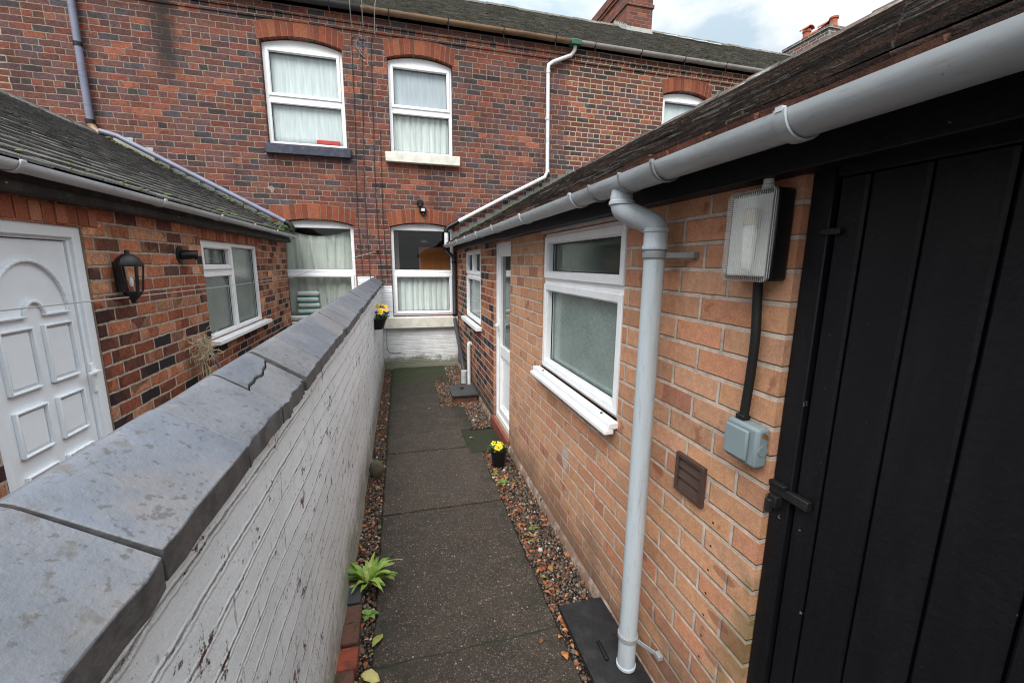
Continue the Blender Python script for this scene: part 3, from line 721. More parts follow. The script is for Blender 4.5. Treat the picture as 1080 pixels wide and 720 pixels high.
# saddleback coping: each piece is a ridged block, right eaves (passage side), ridge, left eaves
joints = [-1.5, -1.26, -1.02, -.78, -.52, -.27, -.03, .22, .49, .768, .985, 1.205, 1.43, 1.66, 1.88, 2.11, 2.35, 2.58, 2.80, 3.02, 3.25, 3.48, 3.70, 3.93, 4.16, 4.39, 4.61, 4.84, 5.07, 5.30, 5.52, 5.75, 5.98, 6.20, 6.40, D - .012]
def slab(ya, yb, f0, f1, seg=6, dz=0, tl=0, sk=0, fa=None, wob=.0022):
    """block between ya and yb across the profile fraction f0..f1 (0 = passage eaves, .5 = ridge, 1 = far eaves); fa(t) overrides f0/f1 along the length"""
    ym = (ya + yb) / 2; xr = -.262 + .005 * ym + tl; xl = -.512 + .004 * ym + tl; zb = 1.246 + .004 * ya; ze = zb + .040; zr = zb + .121
    rows = []
    for i in range(seg + 1):
        t = i / seg; y = ya + .0018 + (yb - ya - .0036) * t; a, b = (fa(t) if fa else (f0, f1))
        def top(f):
            x = xr + (xl - xr) * f; e = abs(f - .5) * 2; z = ze + (zr - ze) * (1 - e) - max(0, .08 - e) * .04
            z += mnoise.noise(Vector((x * 9, y * 7, 4))) * .0022
            return z + dz + (f - .5) * tl
        fs = sorted({a, b, *[q for q in (.04, .25, .44, .47, .5, .53, .56, .75, .96) if a < q < b]})
        if len(rows) and len(fs) != len(rows[0][1]): fs = [a + (b - a) * k / (len(rows[0][1]) - 1) for k in range(len(rows[0][1]))]
        w_ = random.gauss(0, wob) if 0 < i < seg else 0
        rows.append((y, [(xr + (xl - xr) * f + (w_ if f < .02 else 0), y + sk * (.5 - f), top(f)) for f in fs], zb))
    n = len(rows[0][1]); V = []; F = []
    for (y, P, zb_) in rows:
        V += P + [(P[-1][0], P[-1][1], zb_ + dz), (P[0][0], P[0][1], zb_ + dz)]
    m = n + 2
    for i in range(seg):
        for k in range(m): F.append((i * m + k, i * m + (k + 1) % m, (i + 1) * m + (k + 1) % m, (i + 1) * m + k))
    F += [tuple(range(m)), tuple(range(seg * m, (seg + 1) * m))]
    cp.add(V, F)
for k, (a, b) in enumerate(zip(joints[:-1], joints[1:])):
    dz = random.uniform(-.0025, .0035); tl = random.uniform(-.004, .004); sk = random.uniform(-.006, .006)
    if abs(a - .985) < .001:      # the block that has cracked through
        cr_ = lambda t: .25 + .08 * t + .014 * math.sin(t * 8) + .008 * math.sin(t * 21)
        slab(a, b, 0, .3, 12, dz - .004, tl, sk, lambda t: (0, cr_(t) - .006)); slab(a, b, .3, 1, 12, dz, tl, sk, lambda t: (cr_(t) + .006, 1)); continue
    slab(a, b, 0, 1, 7, dz, tl, sk)
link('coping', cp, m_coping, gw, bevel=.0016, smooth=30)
bed = MB(); bed.box(-.49, -.30, y0, D - .006, 1.236, 1.262); link('mortar_bed', bed, m_mortar, gw)

# ================================================================== TERRACE
EZ = 4.86; RY, RZ = 9.6, 6.87
def house(x0, x1, holes, wmat, label, gm, base=None, right_end=False):
    h = thing('terraced_house', label, 'house', ((x0 + x1) / 2, D + 1.5, 0), 'houses of the brick terrace')
    w = MB(FAC); wall_holes(w, x0, x1, -.02, 4.80, holes, .13)
    # two oversailing courses under the gutter
    w.box(x0, x1, 4.62, 4.69, -.01, .014); w.box(x0, x1, 4.695, 4.80, -.01, .028)
    link('wall', w, wmat, h)
    b = MB(); b.quad((x0, D + .14, -.02), (x0, 12.8, -.02), (x0, 12.8, 4.8), (x0, D + .14, 4.8)); b.quad((x1, D + .14, -.02), (x1, 12.8, -.02), (x1, 12.8, 4.8), (x1, D + .14, 4.8))
    b.quad((x0, 12.8, -.02), (x1, 12.8, -.02), (x1, 12.8, 4.8), (x0, 12.8, 4.8)); b.quad((x0, D + .2, 4.7), (x1, D + .2, 4.7), (x1, 12.8, 4.7), (x0, 12.8, 4.7))
    link('rear_walls', b, m_dark_int, h)
    up = Vector((0, RY - (D - .10), RZ - EZ)); sl = up.length
    t = MB(); roof_tiles(t, (x0 + .002, D - .10, EZ), (1, 0, 0), up, x1 - x0 - .004, sl, .15, .098, .012, .0035)
    rf = link('roof', t, m_tile_house, h, smooth=0)
    u = MB(); u.add([(x0, D - .09, EZ - .03), (x1, D - .09, EZ - .03), (x1, RY, RZ - .03), (x0, RY, RZ - .03), (x1, 12.9, EZ - .03), (x0, 12.9, EZ - .03)], [(0, 1, 2, 3), (3, 2, 4, 5), (0, 3, 5), (1, 2, 4)])
    link('roof_deck', u, m_tile_house, rf)
    rt = MB(); n = int((x1 - x0) / .3)
    for i in range(n):
        a = x0 + (x1 - x0) * i / n; b_ = x0 + (x1 - x0) * (i + 1) / n; z = RZ + .0 + random.uniform(-.008, .008)
        pr = [(RY - .11, z - .045), (RY - .06, z + .02), (RY, z + .045), (RY + .06, z + .02), (RY + .11, z - .045)]
        rt.add([(a, y, q + .004) for y, q in pr] + [(b_ - .006, y, q) for y, q in pr], [(0, 1, 6, 5), (1, 2, 7, 6), (2, 3, 8, 7), (3, 4, 9, 8), (0, 1, 2, 3, 4), (5, 6, 7, 8, 9)])
    link('ridge_tiles', rt, m_tile_house, rf)
    gu = MB(); gutter_mesh(gu, (x0, D - .115, 4.855), (x1, D - .115, 4.855), .052)
    go = link('gutter', gu, gm, h)
    x = x0 + .35
    while x < x1:
        br = MB()
        br.tube([(x, D - .17, 4.86), (x, D - .15, 4.81), (x, D - .11, 4.795), (x, D - .03, 4.80)], .007, 6)
        br.tube([(x, D - .14, 4.80), (x + .01, D - .13, 4.70)], .005, 6); x += .78
        link('bracket', br, m_iron, go)
        fa = MB(FAC); fa.box(x0, x1, 4.802, 4.85, -.02, .055); link('fascia', fa, m_old_wood, h)
    return h

winA = (-1.60, -.62); winB = (-.06, .84)
hA = house(-4.2, -.35, [(-1.60, -.62, 3.13, 4.44), (-1.60, -.60, .76, 2.175)], m_house, 'left terraced house with the dark blue sill, black gutter and blue grey downpipe', m_gutter_black)
hB = house(-.35, 2.62, [(-.045, .845, 3.13, 4.42), (-.095, .835, .80, 2.175)], m_house, 'middle terraced house with cream sills, brown gutter and white painted base', m_gutter_brown)
hC = house(2.62, 5.78, [(4.28, 5.16, 3.13, 4.42)], m_house_b, 'right terraced house carrying the tall brick chimney on its mossy roof', m_gutter_pale)
hD = house(-8.2, -4.2, [], m_house_b, 'terraced house at the far left edge with pale repointed brickwork', m_gutter_black)
hE = house(5.78, 13.5, [], m_house_b, 'farthest terraced house behind the right roof with the grey chimney and pots', m_gutter_pale)

# ---- house A windows
brick_arch(hA, FAC, -1.61, -.61, 4.365, .085)
W = window(hA, FAC, -1.595, -.625, 3.135, 4.35, [(-1.595, -.625, 3.71, 4.355, 1), (-1.595, -.625, 3.135, 3.71, 0)], arch=(4.365, .075), tb=.045)
s = MB(FAC); s.box(-1.63, -.57, 3.005, 3.13, -.12, .075); link('sill', s, m_blue_sill, W, bevel=.008)
room(hA, FAC, -1.6, -.6, 3.1, 4.4, 1.5, m_interior)
brick_arch(hA, FAC, -1.62, -.58, 2.115, .075)
W = window(hA, FAC, -1.595, -.605, .76, 2.11, [(-1.595, -.605, 1.455, 2.115, 0), (-1.595, -.605, .765, 1.455, 1)], arch=(2.115, .068), tb=.038)
s = MB(FAC); s.box(-1.49, -.55, .64, .76, -.12, .07); link('sill', s, m_cream, W, bevel=.008)
room(hA, FAC, -1.6, -.6, .8, 2.1, 1.5, m_interior)
# ---- house B windows
brick_arch(hB, FAC, -.055, .855, 4.345, .085)
W = window(hB, FAC, -.04, .84, 3.135, 4.33, [(-.04, .84, 3.72, 4.335, 1), (-.04, .84, 3.135, 3.72, 0)], arch=(4.345, .07), tb=.04)
s = MB(FAC); s.box(-.115, .93, 3.0, 3.13, -.12, .085); link('sill', s, m_cream, W, bevel=.008)
room(hB, FAC, -.05, .85, 3.1, 4.4, 1.5, m_interior)
brick_arch(hB, FAC, -.105, .845, 2.115, .072, n=15)
W = window(hB, FAC, -.09, .83, .80, 2.11, [(-.09, .83, 1.455, 2.115, 0), (-.09, .83, .805, 1.455, 1)], arch=(2.115, .063), tb=.035)
s = MB(FAC); s.box(-.245, .868, .625, .795, -.12, .09); link('sill', s, m_cream, W, bevel=.012)
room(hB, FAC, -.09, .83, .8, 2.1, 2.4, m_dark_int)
oi = MB(FAC); oi.box(.34, 1.2, .9, 1.86, -.75, -.70)
link('inner_wall', oi, m_orange_int, hB); link('inner_wall', MB(FAC).box(-.2, .02, .7, 2.25, -.5, -.42), m_interior, hB)
pb = MB(FAC); pb.box(-.262, .872, -.02, .622, 0, .012); pb.box(-.262, -.10, .625, 1.262, 0, .012)
link('painted_base', pb, m_white_base, hB)
pb = MB(FAC); pb.box(-.58, -.352, .0, 1.40, 0, .01); link('painted_base', pb, m_white_base, hA)
# ---- house C window
brick_arch(hC, FAC, 4.27, 5.17, 4.345, .085)
W = window(hC, FAC, 4.285, 5.155, 3.135, 4.33, [(4.285, 5.155, 3.72, 4.335, 1), (4.285, 5.155, 3.135, 3.72, 0)], arch=(4.345, .07), tb=.04)
s = MB(FAC); s.box(4.22, 5.24, 3.0, 3.13, -.12, .085); link('sill', s, m_cream, W, bevel=.008)
room(hC, FAC, 4.3, 5.1, 3.1, 4.4, 1.5, m_interior)

curtain(FAC, -1.55, -.66, 3.16, 4.33, -.142, m_blind, 'white blind inside the upper window above the dark blue sill', .0006, 3, cat='blind')
curtain(FAC, -.01, .81, 3.72, 4.31, -.132, m_blind_grey, 'pale grey blind in the top half of the upper window with cream sill', .0005, 2, cat='blind')
curtain(FAC, -.01, .81, 3.16, 3.72, -.16, m_curtain, 'pleated net curtain in the lower half of the upstairs window with cream sill', .014, 9)
curtain(FAC, -.05, .79, .83, 1.44, -.16, m_curtain, 'pleated net curtain in the lower half of the ground floor window above the white base', .014, 9)
curtain(FAC, -1.55, -.65, .80, 2.06, -.205, m_curtain_g, 'pale green curtain drawn across the ground floor window behind the left outbuilding', .018, 6, swag=1, sagtop=.09)
curtain(FAC, 4.33, 5.12, 3.16, 4.3, -.142, m_blind, 'white blind in the upper window half hidden by the right hand roof', .003, 4, cat='blind')
# inside the windows
rb = MB(FAC); rb.box(-1.02, -.72, 3.20, 3.255, -.13, -.112); single('folded_cloth', rb, m_redcloth, 'red folded item lying on the sill inside the upper left window', 'cloth', FAC(-.87, 3.2, -.15), bevel=.008)
for k in range(4):
    z = .845 + k * .085; r_ = MB(FAC)
    a, b = -1.44 + .01 * (k % 2), -1.14 - .012 * ((k + 1) % 2)
    t = thing('wrapped_roll', ['lowest', 'second lowest', 'second highest', 'topmost'][k] + ' white and teal pack of the stack inside the ground floor left window', 'pack', FAC((a + b) / 2, z, -.17), 'white and teal packs stacked in the window')
    link('wrapper', MB(FAC).box(a, b, z + .018, z + .08, -.185, -.118), m_whitewrap, t, bevel=.02)
    link('band', MB(FAC).box(a + .004, b - .02, z, z + .0175, -.18, -.121), m_teal, t, bevel=.005)
pl = thing('pendant_lamp', 'white pendant lamp shade hanging inside the dark ground floor window', 'lamp', FAC(.42, 1.92, -.6))
link('shade', MB().lathe([(.02, .05), (.03, .045), (.075, 0), (.07, 0)], FAC(.42, 1.93, -.6)), m_whitewrap, pl)
link('flex', MB().tube([FAC(.42, 1.98, -.6), FAC(.42, 2.2, -.6)], .004, 6), m_black, pl)

# ---- chimneys
def chimney(parent, x0, x1, y0, y1, zb, zt, mats, cap=True):
    f = MB(); f.box(x0, x1, y0, y1, zb, zt); 
    if cap:
        f.box(x0 - .03, x1 + .03, y0 - .03, y1 + .03, zt, zt + .07)
    o = link('chimney', f, mats, parent)
    for p in o.data.polygons:
        if abs(p.normal.x) > .7: p.material_index = 1
    return o
ch = MB(); X0, X1, Y0, Y1 = 4.98, 5.60, 9.2, 11.3
ch.box(X0, X1, Y0, Y1, 6.3, 7.12); ch.box(X0 - .025, X1 + .025, Y0 - .025, Y1 + .025, 7.12, 7.19); ch.box(X0, X1, Y0, Y1, 7.19, 7.42); ch.box(X0 - .03, X1 + .03, Y0 - .03, Y1 + .03, 7.42, 7.49); ch.box(X0 - .055, X1 + .055, Y0 - .055, Y1 + .055, 7.49, 7.66)
co = link('chimney', ch, [m_chim, m_chim_side], hC)
for p in co.data.polygons:
    if abs(p.normal.x) > .7: p.material_index = 1
fl = MB(); fl.box(X0 - .012, X1 + .012, Y0 - .03, Y0 - .003, 6.52, 6.70)
for k in range(7):
    y = Y0 - .02 + k * .085; z = 6.62 + (y - Y0) * .64
    fl.box(X0 - .012, X0 - .002, y, y + .08, z - .12, z + .13)
link('flashing', fl, m_lead_pale, co)
c2 = MB(); c2.box(10.0, 10.55, 8.72, 9.95, 6.2, 7.20); c2.box(9.97, 10.58, 8.69, 9.98, 7.14, 7.2)
co = link('chimney', c2, [m_chim_grey2, m_chim_grey], hE)
for p in co.data.polygons:
    if abs(p.normal.x) > .7: p.material_index = 1
for k, (yy, hh, cowl) in enumerate([(9.50, .27, 1), (9.22, .06, 1), (9.0, .12, 1), (8.80, .22, 0)]):
    p = MB().lathe([(.10, 0), (.095, .02), (.08, hh * .45), (.078, hh * .8), (.098, hh * .82), (.098, hh), (.07, hh)], (10.2, yy, 7.2), 18)
    if cowl:
        n = 8; V = []
        for e in (-.12, .12):
            for i in range(n + 1):
                th = math.pi * i / n; V.append((10.2 + .11 * math.cos(th), yy + e, 7.2 + hh + .005 + .075 * math.sin(th)))
        for e in (-.12, .12):
            for i in range(n + 1):
                th = math.pi * i / n; V.append((10.2 + .095 * math.cos(th), yy + e, 7.2 + hh + .005 + .06 * math.sin(th)))
        F = [(i, i + 1, n + 2 + i, n + 1 + i) for i in range(n)] + [(2 * n + 2 + i, 2 * n + 3 + i, 3 * n + 4 + i, 3 * n + 3 + i) for i in range(n)] + [(i, i + 1, 2 * n + 3 + i, 2 * n + 2 + i) for i in range(n)] + [(n + 1 + i, n + 2 + i, 3 * n + 4 + i, 3 * n + 3 + i) for i in range(n)]
        p.add(V, F)
    link('chimney_pot', p, m_terra, co)
# slipped pale tiles near the ridge at the right
sl_ = MB(); 
for (x, y) in ((6.0, 9.35), (6.35, 9.28), (6.7, 9.2), (7.0, 9.14)):
    z = EZ + (y - D + .1) * (RZ - EZ) / (RY - D + .1) + .03; sl_.add([(x, y - .06, z - .02), (x + .33, y - .12, z - .05), (x + .33, y - .03, z + .02), (x, y + .03, z + .04)], [(0, 1, 2, 3)])
link('roof_patch', sl_, m_lead, hE)

# ---- downpipes on the facade
def pipe(name, pts, r, mat, parent, n=14):
    return link(name, MB().tube(pts, r, n), mat, parent)
yf = D - .06
dp = pipe('downpipe', [(-3.50, D - .12, 4.82), (-3.49, yf, 4.70), (-3.475, yf, 4.5), (-3.475, yf, 3.8), (-3.475, yf, 3.22)], .036, m_bluepipe, hA)
for z, q in ((4.02, .042), (3.19, .045)): link('pipe_clip', MB().lathe([(q, 0), (q, q)], (-3.475, yf, z)), m_black, dp)
pipe('pipe_shoe', [(-3.475, yf, 3.19), (-3.45, yf, 3.13), (-3.36, yf - .03, 3.06)], .04, m_gutter_brown, dp)
dp = pipe('downpipe', [(2.66, D - .115, 4.80), (2.66, D - .10, 4.74), (2.62, yf, 4.68), (2.34, yf, 4.56), (2.27, yf, 4.51), (2.262, yf, 4.44), (2.275, yf, 3.7), (2.29, yf, 3.02), (2.25, yf, 2.93), (1.6, yf, 2.595), (.86, yf, 2.20)], .028, m_white_pipe, hB)
for x, z in ((2.29, 3.0), (2.264, 4.40), (2.268, 3.75)): link('pipe_clip', MB().lathe([(.033, 0), (.033, .038)], (x, yf, z)), m_white_pipe, dp)
link('pipe_clip', MB().tube([(1.63, yf, 2.61), (1.60, yf, 2.595)], .033), m_white_pipe, dp)
link('gutter_outlet', MB().box(2.58, 2.74, D - .18, D - .05, 4.785, 4.862), m_green, dp, bevel=.01)
pipe('black_elbow', [(.90, yf, 2.22), (.82, yf, 2.175), (.74, yf, 2.13), (.715, yf, 2.09), (.712, yf, 2.05)], .034, m_black, dp)
pipe('grey_section', [(.712, yf, 2.06), (.712, yf, 1.84)], .031, m_white_pipe, dp)
pipe('lower_pipe', [(.712, yf, 1.85), (.715, yf, 1.78), (.76, yf, 1.74), (.81, yf, 1.70), (.822, yf, 1.63), (.822, yf, .78), (.82, yf - .08, .70), (.815, 5.95, .44), (.805, 5.50, .21), (.80, 5.42, .12)], .029, m_dark_pipe, dp)
for z in (1.80, 1.60, .80): link('pipe_collar', MB().lathe([(.036, 0), (.036, .035)], (.822 if z < 1.7 else .712, yf, z)), m_black, dp)
pipe('pipe_collar', [(.80, 5.43, .02), (.80, 5.42, .19)], .04, m_gutter, dp)

# camera and flood light above the right hand ground floor window
sf = thing('security_light', 'small black security light with white lens above the ground floor window arch', 'wall light', FAC(.36, 2.36, .02))
link('bracket', MB(FAC).box(.30, .38, 2.44, 2.51, .0, .05).box(.32, .36, 2.40, 2.44, .02, .09), m_black, sf, bevel=.01)
link('lamp_head', MB(FAC).box(.33, .43, 2.33, 2.40, .012, .06), m_black, sf, bevel=.008)
link('lens', MB(FAC).box(.355, .405, 2.35, 2.385, .06, .066), m_whitewrap, sf)
link('sensor', MB().lathe([(.004, -.03), (.018, -.02), (.02, 0), (.015, .01)], FAC(.385, 2.31, .035), 14), m_black, sf)

# wires and cables hanging from the eaves
def catm(pts, k=6):
    out = []; P = [Vector(p) for p in pts]
    for i in range(len(P) - 1):
        a, b, c, d = P[max(i - 1, 0)], P[i], P[i + 1], P[min(i + 2, len(P) - 1)]
        for j in range(k):
            t = j / k; out.append(tuple(.5 * ((2 * b) + (c - a) * t + (2 * a - 5 * b + 4 * c - d) * t * t + (3 * b - a - 3 * c + d) * t ** 3)))
    out.append(tuple(P[-1])); return out
yw = D - .012
cabs = [([(-.50, 6.25, 5.12), (-.47, 6.28, 4.95), (-.47, 6.32, 4.80)], [(-.475, D - .03, 4.62), (-.49, yw, 4.4), (-.50, yw, 3.4), (-.53, yw, 2.4), (-.50, yw, 1.42)], 'leftmost dark cable running down the brickwork between the upper windows'),
        ([(-.25, 6.25, 5.1), (-.26, 6.27, 5.0), (-.32, 6.3, 4.9)], [(-.33, D - .03, 4.65), (-.36, yw, 4.35), (-.40, yw, 3.3), (-.42, yw, 2.5), (-.40, yw, 1.36)], 'second dark cable down the brickwork left of the cream upper sill'),
        ([(.13, 6.2, 5.08), (.08, 6.22, 5.0), (-.08, 6.26, 4.95), (-.16, 6.3, 4.86)], [(-.19, D - .03, 4.6), (-.24, yw, 4.45), (-.26, yw, 3.4), (-.27, yw, 2.5), (-.24, yw, 1.34)], 'looping cable nearest the cream sills with its slack wire over the gutter')]
for a, b, lab in cabs:
    t = thing('wall_cable', lab, 'cable', b[-1], 'cables running down the brick facade')
    link('slack_wire', MB().tube(catm(a + [b[0]]), .0055, 6), m_wire, t)
    link('cable', MB().tube(catm(b), .0045, 6), m_facecable, t)
t = MB().tube(catm([(-.17, yw, 3.42), (-.18, yw, 2.9), (-.185, yw, 2.2), (-.16, yw, 1.42)]), .0045, 6)
single('wall_cable', t, m_facecable, 'thin cable beside the left edge of the ground floor window arch', 'cable', (-.17, yw, 1.42), 'cables running down the brick facade')
t = MB(); random.seed(3)
for k in range(26):
    z = 4.56 - random.uniform(0, .34); x = -.36 + (4.4 - z) * .25 + random.uniform(-.07, .07); t.tube(catm([(x, D - .014, z), (x + random.uniform(-.03, .03), D - .025, z + random.uniform(-.03, .02)), (x + random.uniform(-.05, .05), D - .014, z + random.uniform(-.06, .03))], 3), random.uniform(.002, .005), 5)
single('dead_ivy', t, m_lead, 'grey dried creeper clinging to the wall between the upper windows', 'plant', (-.36, D, 4.2))

# stepped lead flashings where the low roofs meet the facade
def stepped(x0, z0, x1, z1, n, mat, parent, hgt=.13):
    mb = MB(FAC)
    for k in range(n):
        a = x0 + (x1 - x0) * k / n; b = x0 + (x1 - x0) * (k + 1) / n; z = z0 + (z1 - z0) * k / n; zz = z0 + (z1 - z0) * (k + 1) / n
        top = max(z, zz) + hgt * .62
        mb.prism([(a, z - .04), (b, zz - .04), (b, top), (a, top)], .002, .008 + .001 * (k % 2))
    return link('flashing', mb, mat, parent)

# ================================================================== RIGHT OUTBUILDING
ro = thing('outbuilding', 'right hand single storey buff brick outbuilding with dark tiled roof', 'outbuilding', (1.8, 3, 0))
Rwin = (1.516, 2.528, .945, 1.784); Rdoor = (3.31, 3.92, .10, 1.786); Rsm = (4.60, 5.655, .90, 1.765)
w = MB(RGT); wall_holes(w, .77, D - .002, -.02, 1.86, [Rwin, Rdoor, Rsm], .10)
w.quad((.77, -.02, 0), (.77, 1.86, 0), (.77, 1.86, -.06), (.77, -.02, -.06))
link('wall', w, m_right, ro)
w2 = MB(RGT); w2.box(-3.6, -.42, -.02, 1.86, -.1, 0); link('wall', w2, m_right, ro)
inn = MB(RGT); inn.box(-3.6, D - .1, -.02, 1.86, -2.9, -.35); link('room_lining', inn, m_dark_int, ro)
# plinth of rough mortar at the foot
m_plinth = plain('rough_mortar_plinth', (.17, .105, .075), .95, (.40, .35, .31), .9, 11, 1, 40, specks=((.05, .04, .03), 18, .60))
pv = MB(RGT); V = []; F = []; n = 120
for i in range(n + 1):
    y = .80 + (6.5 - .80) * i / n; b_ = mnoise.noise(Vector((y * 5, 0, 0))) * .004
    hgt = .045 + mnoise.noise(Vector((y * 3, 3, 0))) * .022
    V += [(y, -.02, .020 + b_), (y, hgt, .014 + b_), (y, hgt + .014, .001)]
for i in range(n):
    a = i * 3; F += [(a, a + 1, a + 4, a + 3), (a + 1, a + 2, a + 5, a + 4)]
keep = [f for f in F if not (3.26 < V[f[0]][0] < 3.97)]
pv.add(V, keep); link('plinth', pv, m_plinth, ro)
# large window
a, b, c, d = Rwin
W = window(ro, RGT, a, b, c, d, [(a + .004, b - .004, 1.50, d - .003, 1), (a + .004, b - .004, c, 1.50, 1)], back=-.018, tb=.026, ts=.036, pmats=[m_frost_clear, m_frost])
s = MB(RGT); s.prism([(a - .045, .0), (b + .24, .0), (b + .24, .0), (a - .045, .0)], 0, .0) if False else None
s.box(a - .012, b + .022, c - .03, c, -.02, .045); s.box(a - .012, b + .022, c - .052, c - .03, .018, .062); link('sill', s, m_upvc, W, bevel=.004)
for (yy, xx, lb) in ((1.62, .855, 'near'), (2.40, .85, 'far')): single('snail', MB().lathe([(.0, 0), (.006, .001), (.007, .004), (.003, .007), (0, .008)], (xx, yy, c + .001), 8), m_brown_vent, 'tiny snail shell at the ' + lb + ' end of the white sill of the large right window', 'snail', (xx, yy, c))
# half glazed door
a, b, c, d = Rdoor
fr = MB(RGT); fr.ring(a, b, c, d, .05, -.09, -.022)
fr.ring(a + .046, b - .046, c + .046, d - .046, .075, -.085, -.034)
fr.box(a + .12, b - .12, .74, .84, -.085, -.036); fr.box(a + .12, b - .12, c + .12, .74, -.08, -.06)
fr.ring(a + .14, b - .14, c + .14, .72, .012, -.06, -.05)
dr = link('door', fr, m_upvc, ro, bevel=.004)
link('pane', MB(RGT).box(a + .12, b - .12, .84, d - .12, -.066, -.058), m_frost_clear, dr)
hd = MB(RGT).box(b - .10, b - .065, .93, 1.08, -.034, -.024).box(b - .17, b - .075, 1.02, 1.04, .0, .012).box(b - .095, b - .075, 1.02, 1.04, -.025, .0); link('handle', hd, m_upvc, dr, bevel=.003)
link('threshold', MB(RGT).box(a - .03, b + .04, -.01, c - .001, -.06, .028), plain('red_painted_step', (.19, .05, .035), .7, (.09, .05, .04), .6, 9, .5), dr, bevel=.006)
# small far window
a, b, c, d = Rsm
W = window(ro, RGT, a, b, c, d, [(a, (a + b) / 2, 1.46, d, 1), ((a + b) / 2, b, 1.46, d, 1), (a, b, c, 1.46, 1)], back=-.018, tb=.024, ts=.034, pmats=[m_frost_clear, m_frost_clear, m_frost])
s = MB(RGT).box(a - .04, b + .04, c - .045, c, -.02, .065); link('sill', s, m_upvc, W, bevel=.004)
# fascia, lintel and plank door
fa = MB(RGT); fa.box(-3.6, D - .01, 1.800, 1.91, -.005, .058); link('fascia', fa, m_dark_wood, ro, bevel=.003)
link('window_head', MB(RGT).box(1.50, 2.545, 1.786, 1.822, -.02, .006), m_lead_pale, ro, bevel=.002)
dm = thing_door = MB(RGT)
pe = [.715, .655, .553, .445, .335, .222, .112, .0, -.108, -.215, -.32]
rnd = random.Random(4)
for q, (p1, p0) in enumerate(zip(pe[:-1], pe[1:])):
    g_ = .0022; e = rnd.uniform(-.002, .002); ch_ = .005
    dm.prism([(p0 + g_, 0)] , 0, 0) if False else None
    zb, zt2 = .03, 1.782
    dm.add([(p0 + g_, zb, -.05), (p1 - g_, zb, -.05), (p1 - g_, zb, -.031 + e), (p1 - g_ - ch_, zb, -.026 + e), (p0 + g_ + ch_, zb, -.026 + e), (p0 + g_, zb, -.031 + e),
            (p0 + g_, zt2, -.05), (p1 - g_, zt2, -.05), (p1 - g_, zt2, -.031 + e), (p1 - g_ - ch_, zt2, -.026 + e), (p0 + g_ + ch_, zt2, -.026 + e), (p0 + g_, zt2, -.031 + e)],
           [(0, 1, 2, 3, 4, 5), (6, 7, 8, 9, 10, 11), (0, 1, 7, 6), (1, 2, 8, 7), (2, 3, 9, 8), (3, 4, 10, 9), (4, 5, 11, 10), (5, 0, 6, 11)])
dr = link('plank_door', dm, m_dark_wood, ro, smooth=20); dr['label'] = 'black painted plank door'
df = MB(RGT); df.box(.718, .768, -.02, 1.84, -.06, -.018); df.box(-.325, .717, 1.785, 1.84, -.06, -.021); df.box(-.42, -.326, -.02, 1.84, -.06, -.018)
df.box(-.33, .717, -.02, 1.784, -.075, -.056)
link('door_frame', df, m_dark_wood, dr, bevel=.003)
la = MB(RGT); la.box(.668, .770, 1.045, 1.068, -.026, -.010); la.box(.735, .760, 1.015, 1.045, -.026, .004); la.tube([(.752, 1.035, .004), (.752, 1.0, .004)], .009, 8); la.box(.725, .768, 1.068, 1.078, -.024, -.004)
link('latch', la, m_iron, dr, bevel=.002)
hg = MB(RGT); hg.box(.69, .735, 1.668, 1.682, -.024, -.014); link('hinge', hg, m_iron, dr, bevel=.002)
# roof
RX0, RZ0 = .735, 1.892; RX1, RZ1 = 2.76, 3.035
up = Vector((RX1 - RX0, 0, RZ1 - RZ0)); t = MB()
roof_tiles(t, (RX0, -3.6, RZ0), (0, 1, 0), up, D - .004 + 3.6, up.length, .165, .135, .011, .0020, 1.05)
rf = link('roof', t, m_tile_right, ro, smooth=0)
t = MB(); roof_tiles(t, (RX0 - .018, -3.6, RZ0 - .012), (0, 1, 0), up, D - .004 + 3.6, .13, .15, .1, .013, .004, .3)
link('eaves_tiles', t, m_tile_edge, rf, smooth=0)
u = MB(); u.add([(RX0 + .02, -3.6, RZ0 - .03), (RX0 + .02, D - .003, RZ0 - .03), (RX1, D - .003, RZ1 - .03), (RX1, -3.6, RZ1 - .03), (4.9, D - .003, 1.9), (4.9, -3.6, 1.9)], [(0, 1, 2, 3), (3, 2, 4, 5), (0, 3, 5), (1, 2, 4)])
link('roof_deck', u, m_tile_right, rf)
rt = MB(); yy = -3.6; rnd = random.Random(9)
while yy < D - .3:
    z = RZ1 + rnd.uniform(-.006, .010); y2 = yy + .30; k = rnd.uniform(-.01, .012)
    pr = [(-.10, -.05), (-.06, .012), (0, .035), (.06, .012), (.10, -.05)]
    rt.add([(RX1 + x, yy, z + q + k) for x, q in pr] + [(RX1 + x, y2 - .008, z + q) for x, q in pr], [(0, 1, 6, 5), (1, 2, 7, 6), (2, 3, 8, 7), (3, 4, 9, 8), (0, 1, 2, 3, 4), (5, 6, 7, 8, 9)])
    yy = y2
link('ridge_tiles', rt, m_tile_right, rf)
stepped(.80, 1.955, 2.74, 3.035, 15, plain('old_lead', (.13, .135, .145), .6, (.06, .06, .06), .6, 8, .3), rf, .07)
# mossy verge against the facade
mo = MB(); rnd = random.Random(2)
for k in range(150):
    f_ = rnd.random(); x = .8 + f_ * 1.9; z = 1.955 + f_ * 1.06; y = D - .02 - abs(rnd.gauss(0, .05)); r = rnd.uniform(.008, .022)
    mo.lathe([(0, 0), (r, .002), (r * .8, r * .5), (0, r * .7)], (x, y, z + .01), 7)
link('moss', mo, m_moss, rf)['kind'] = 'stuff'
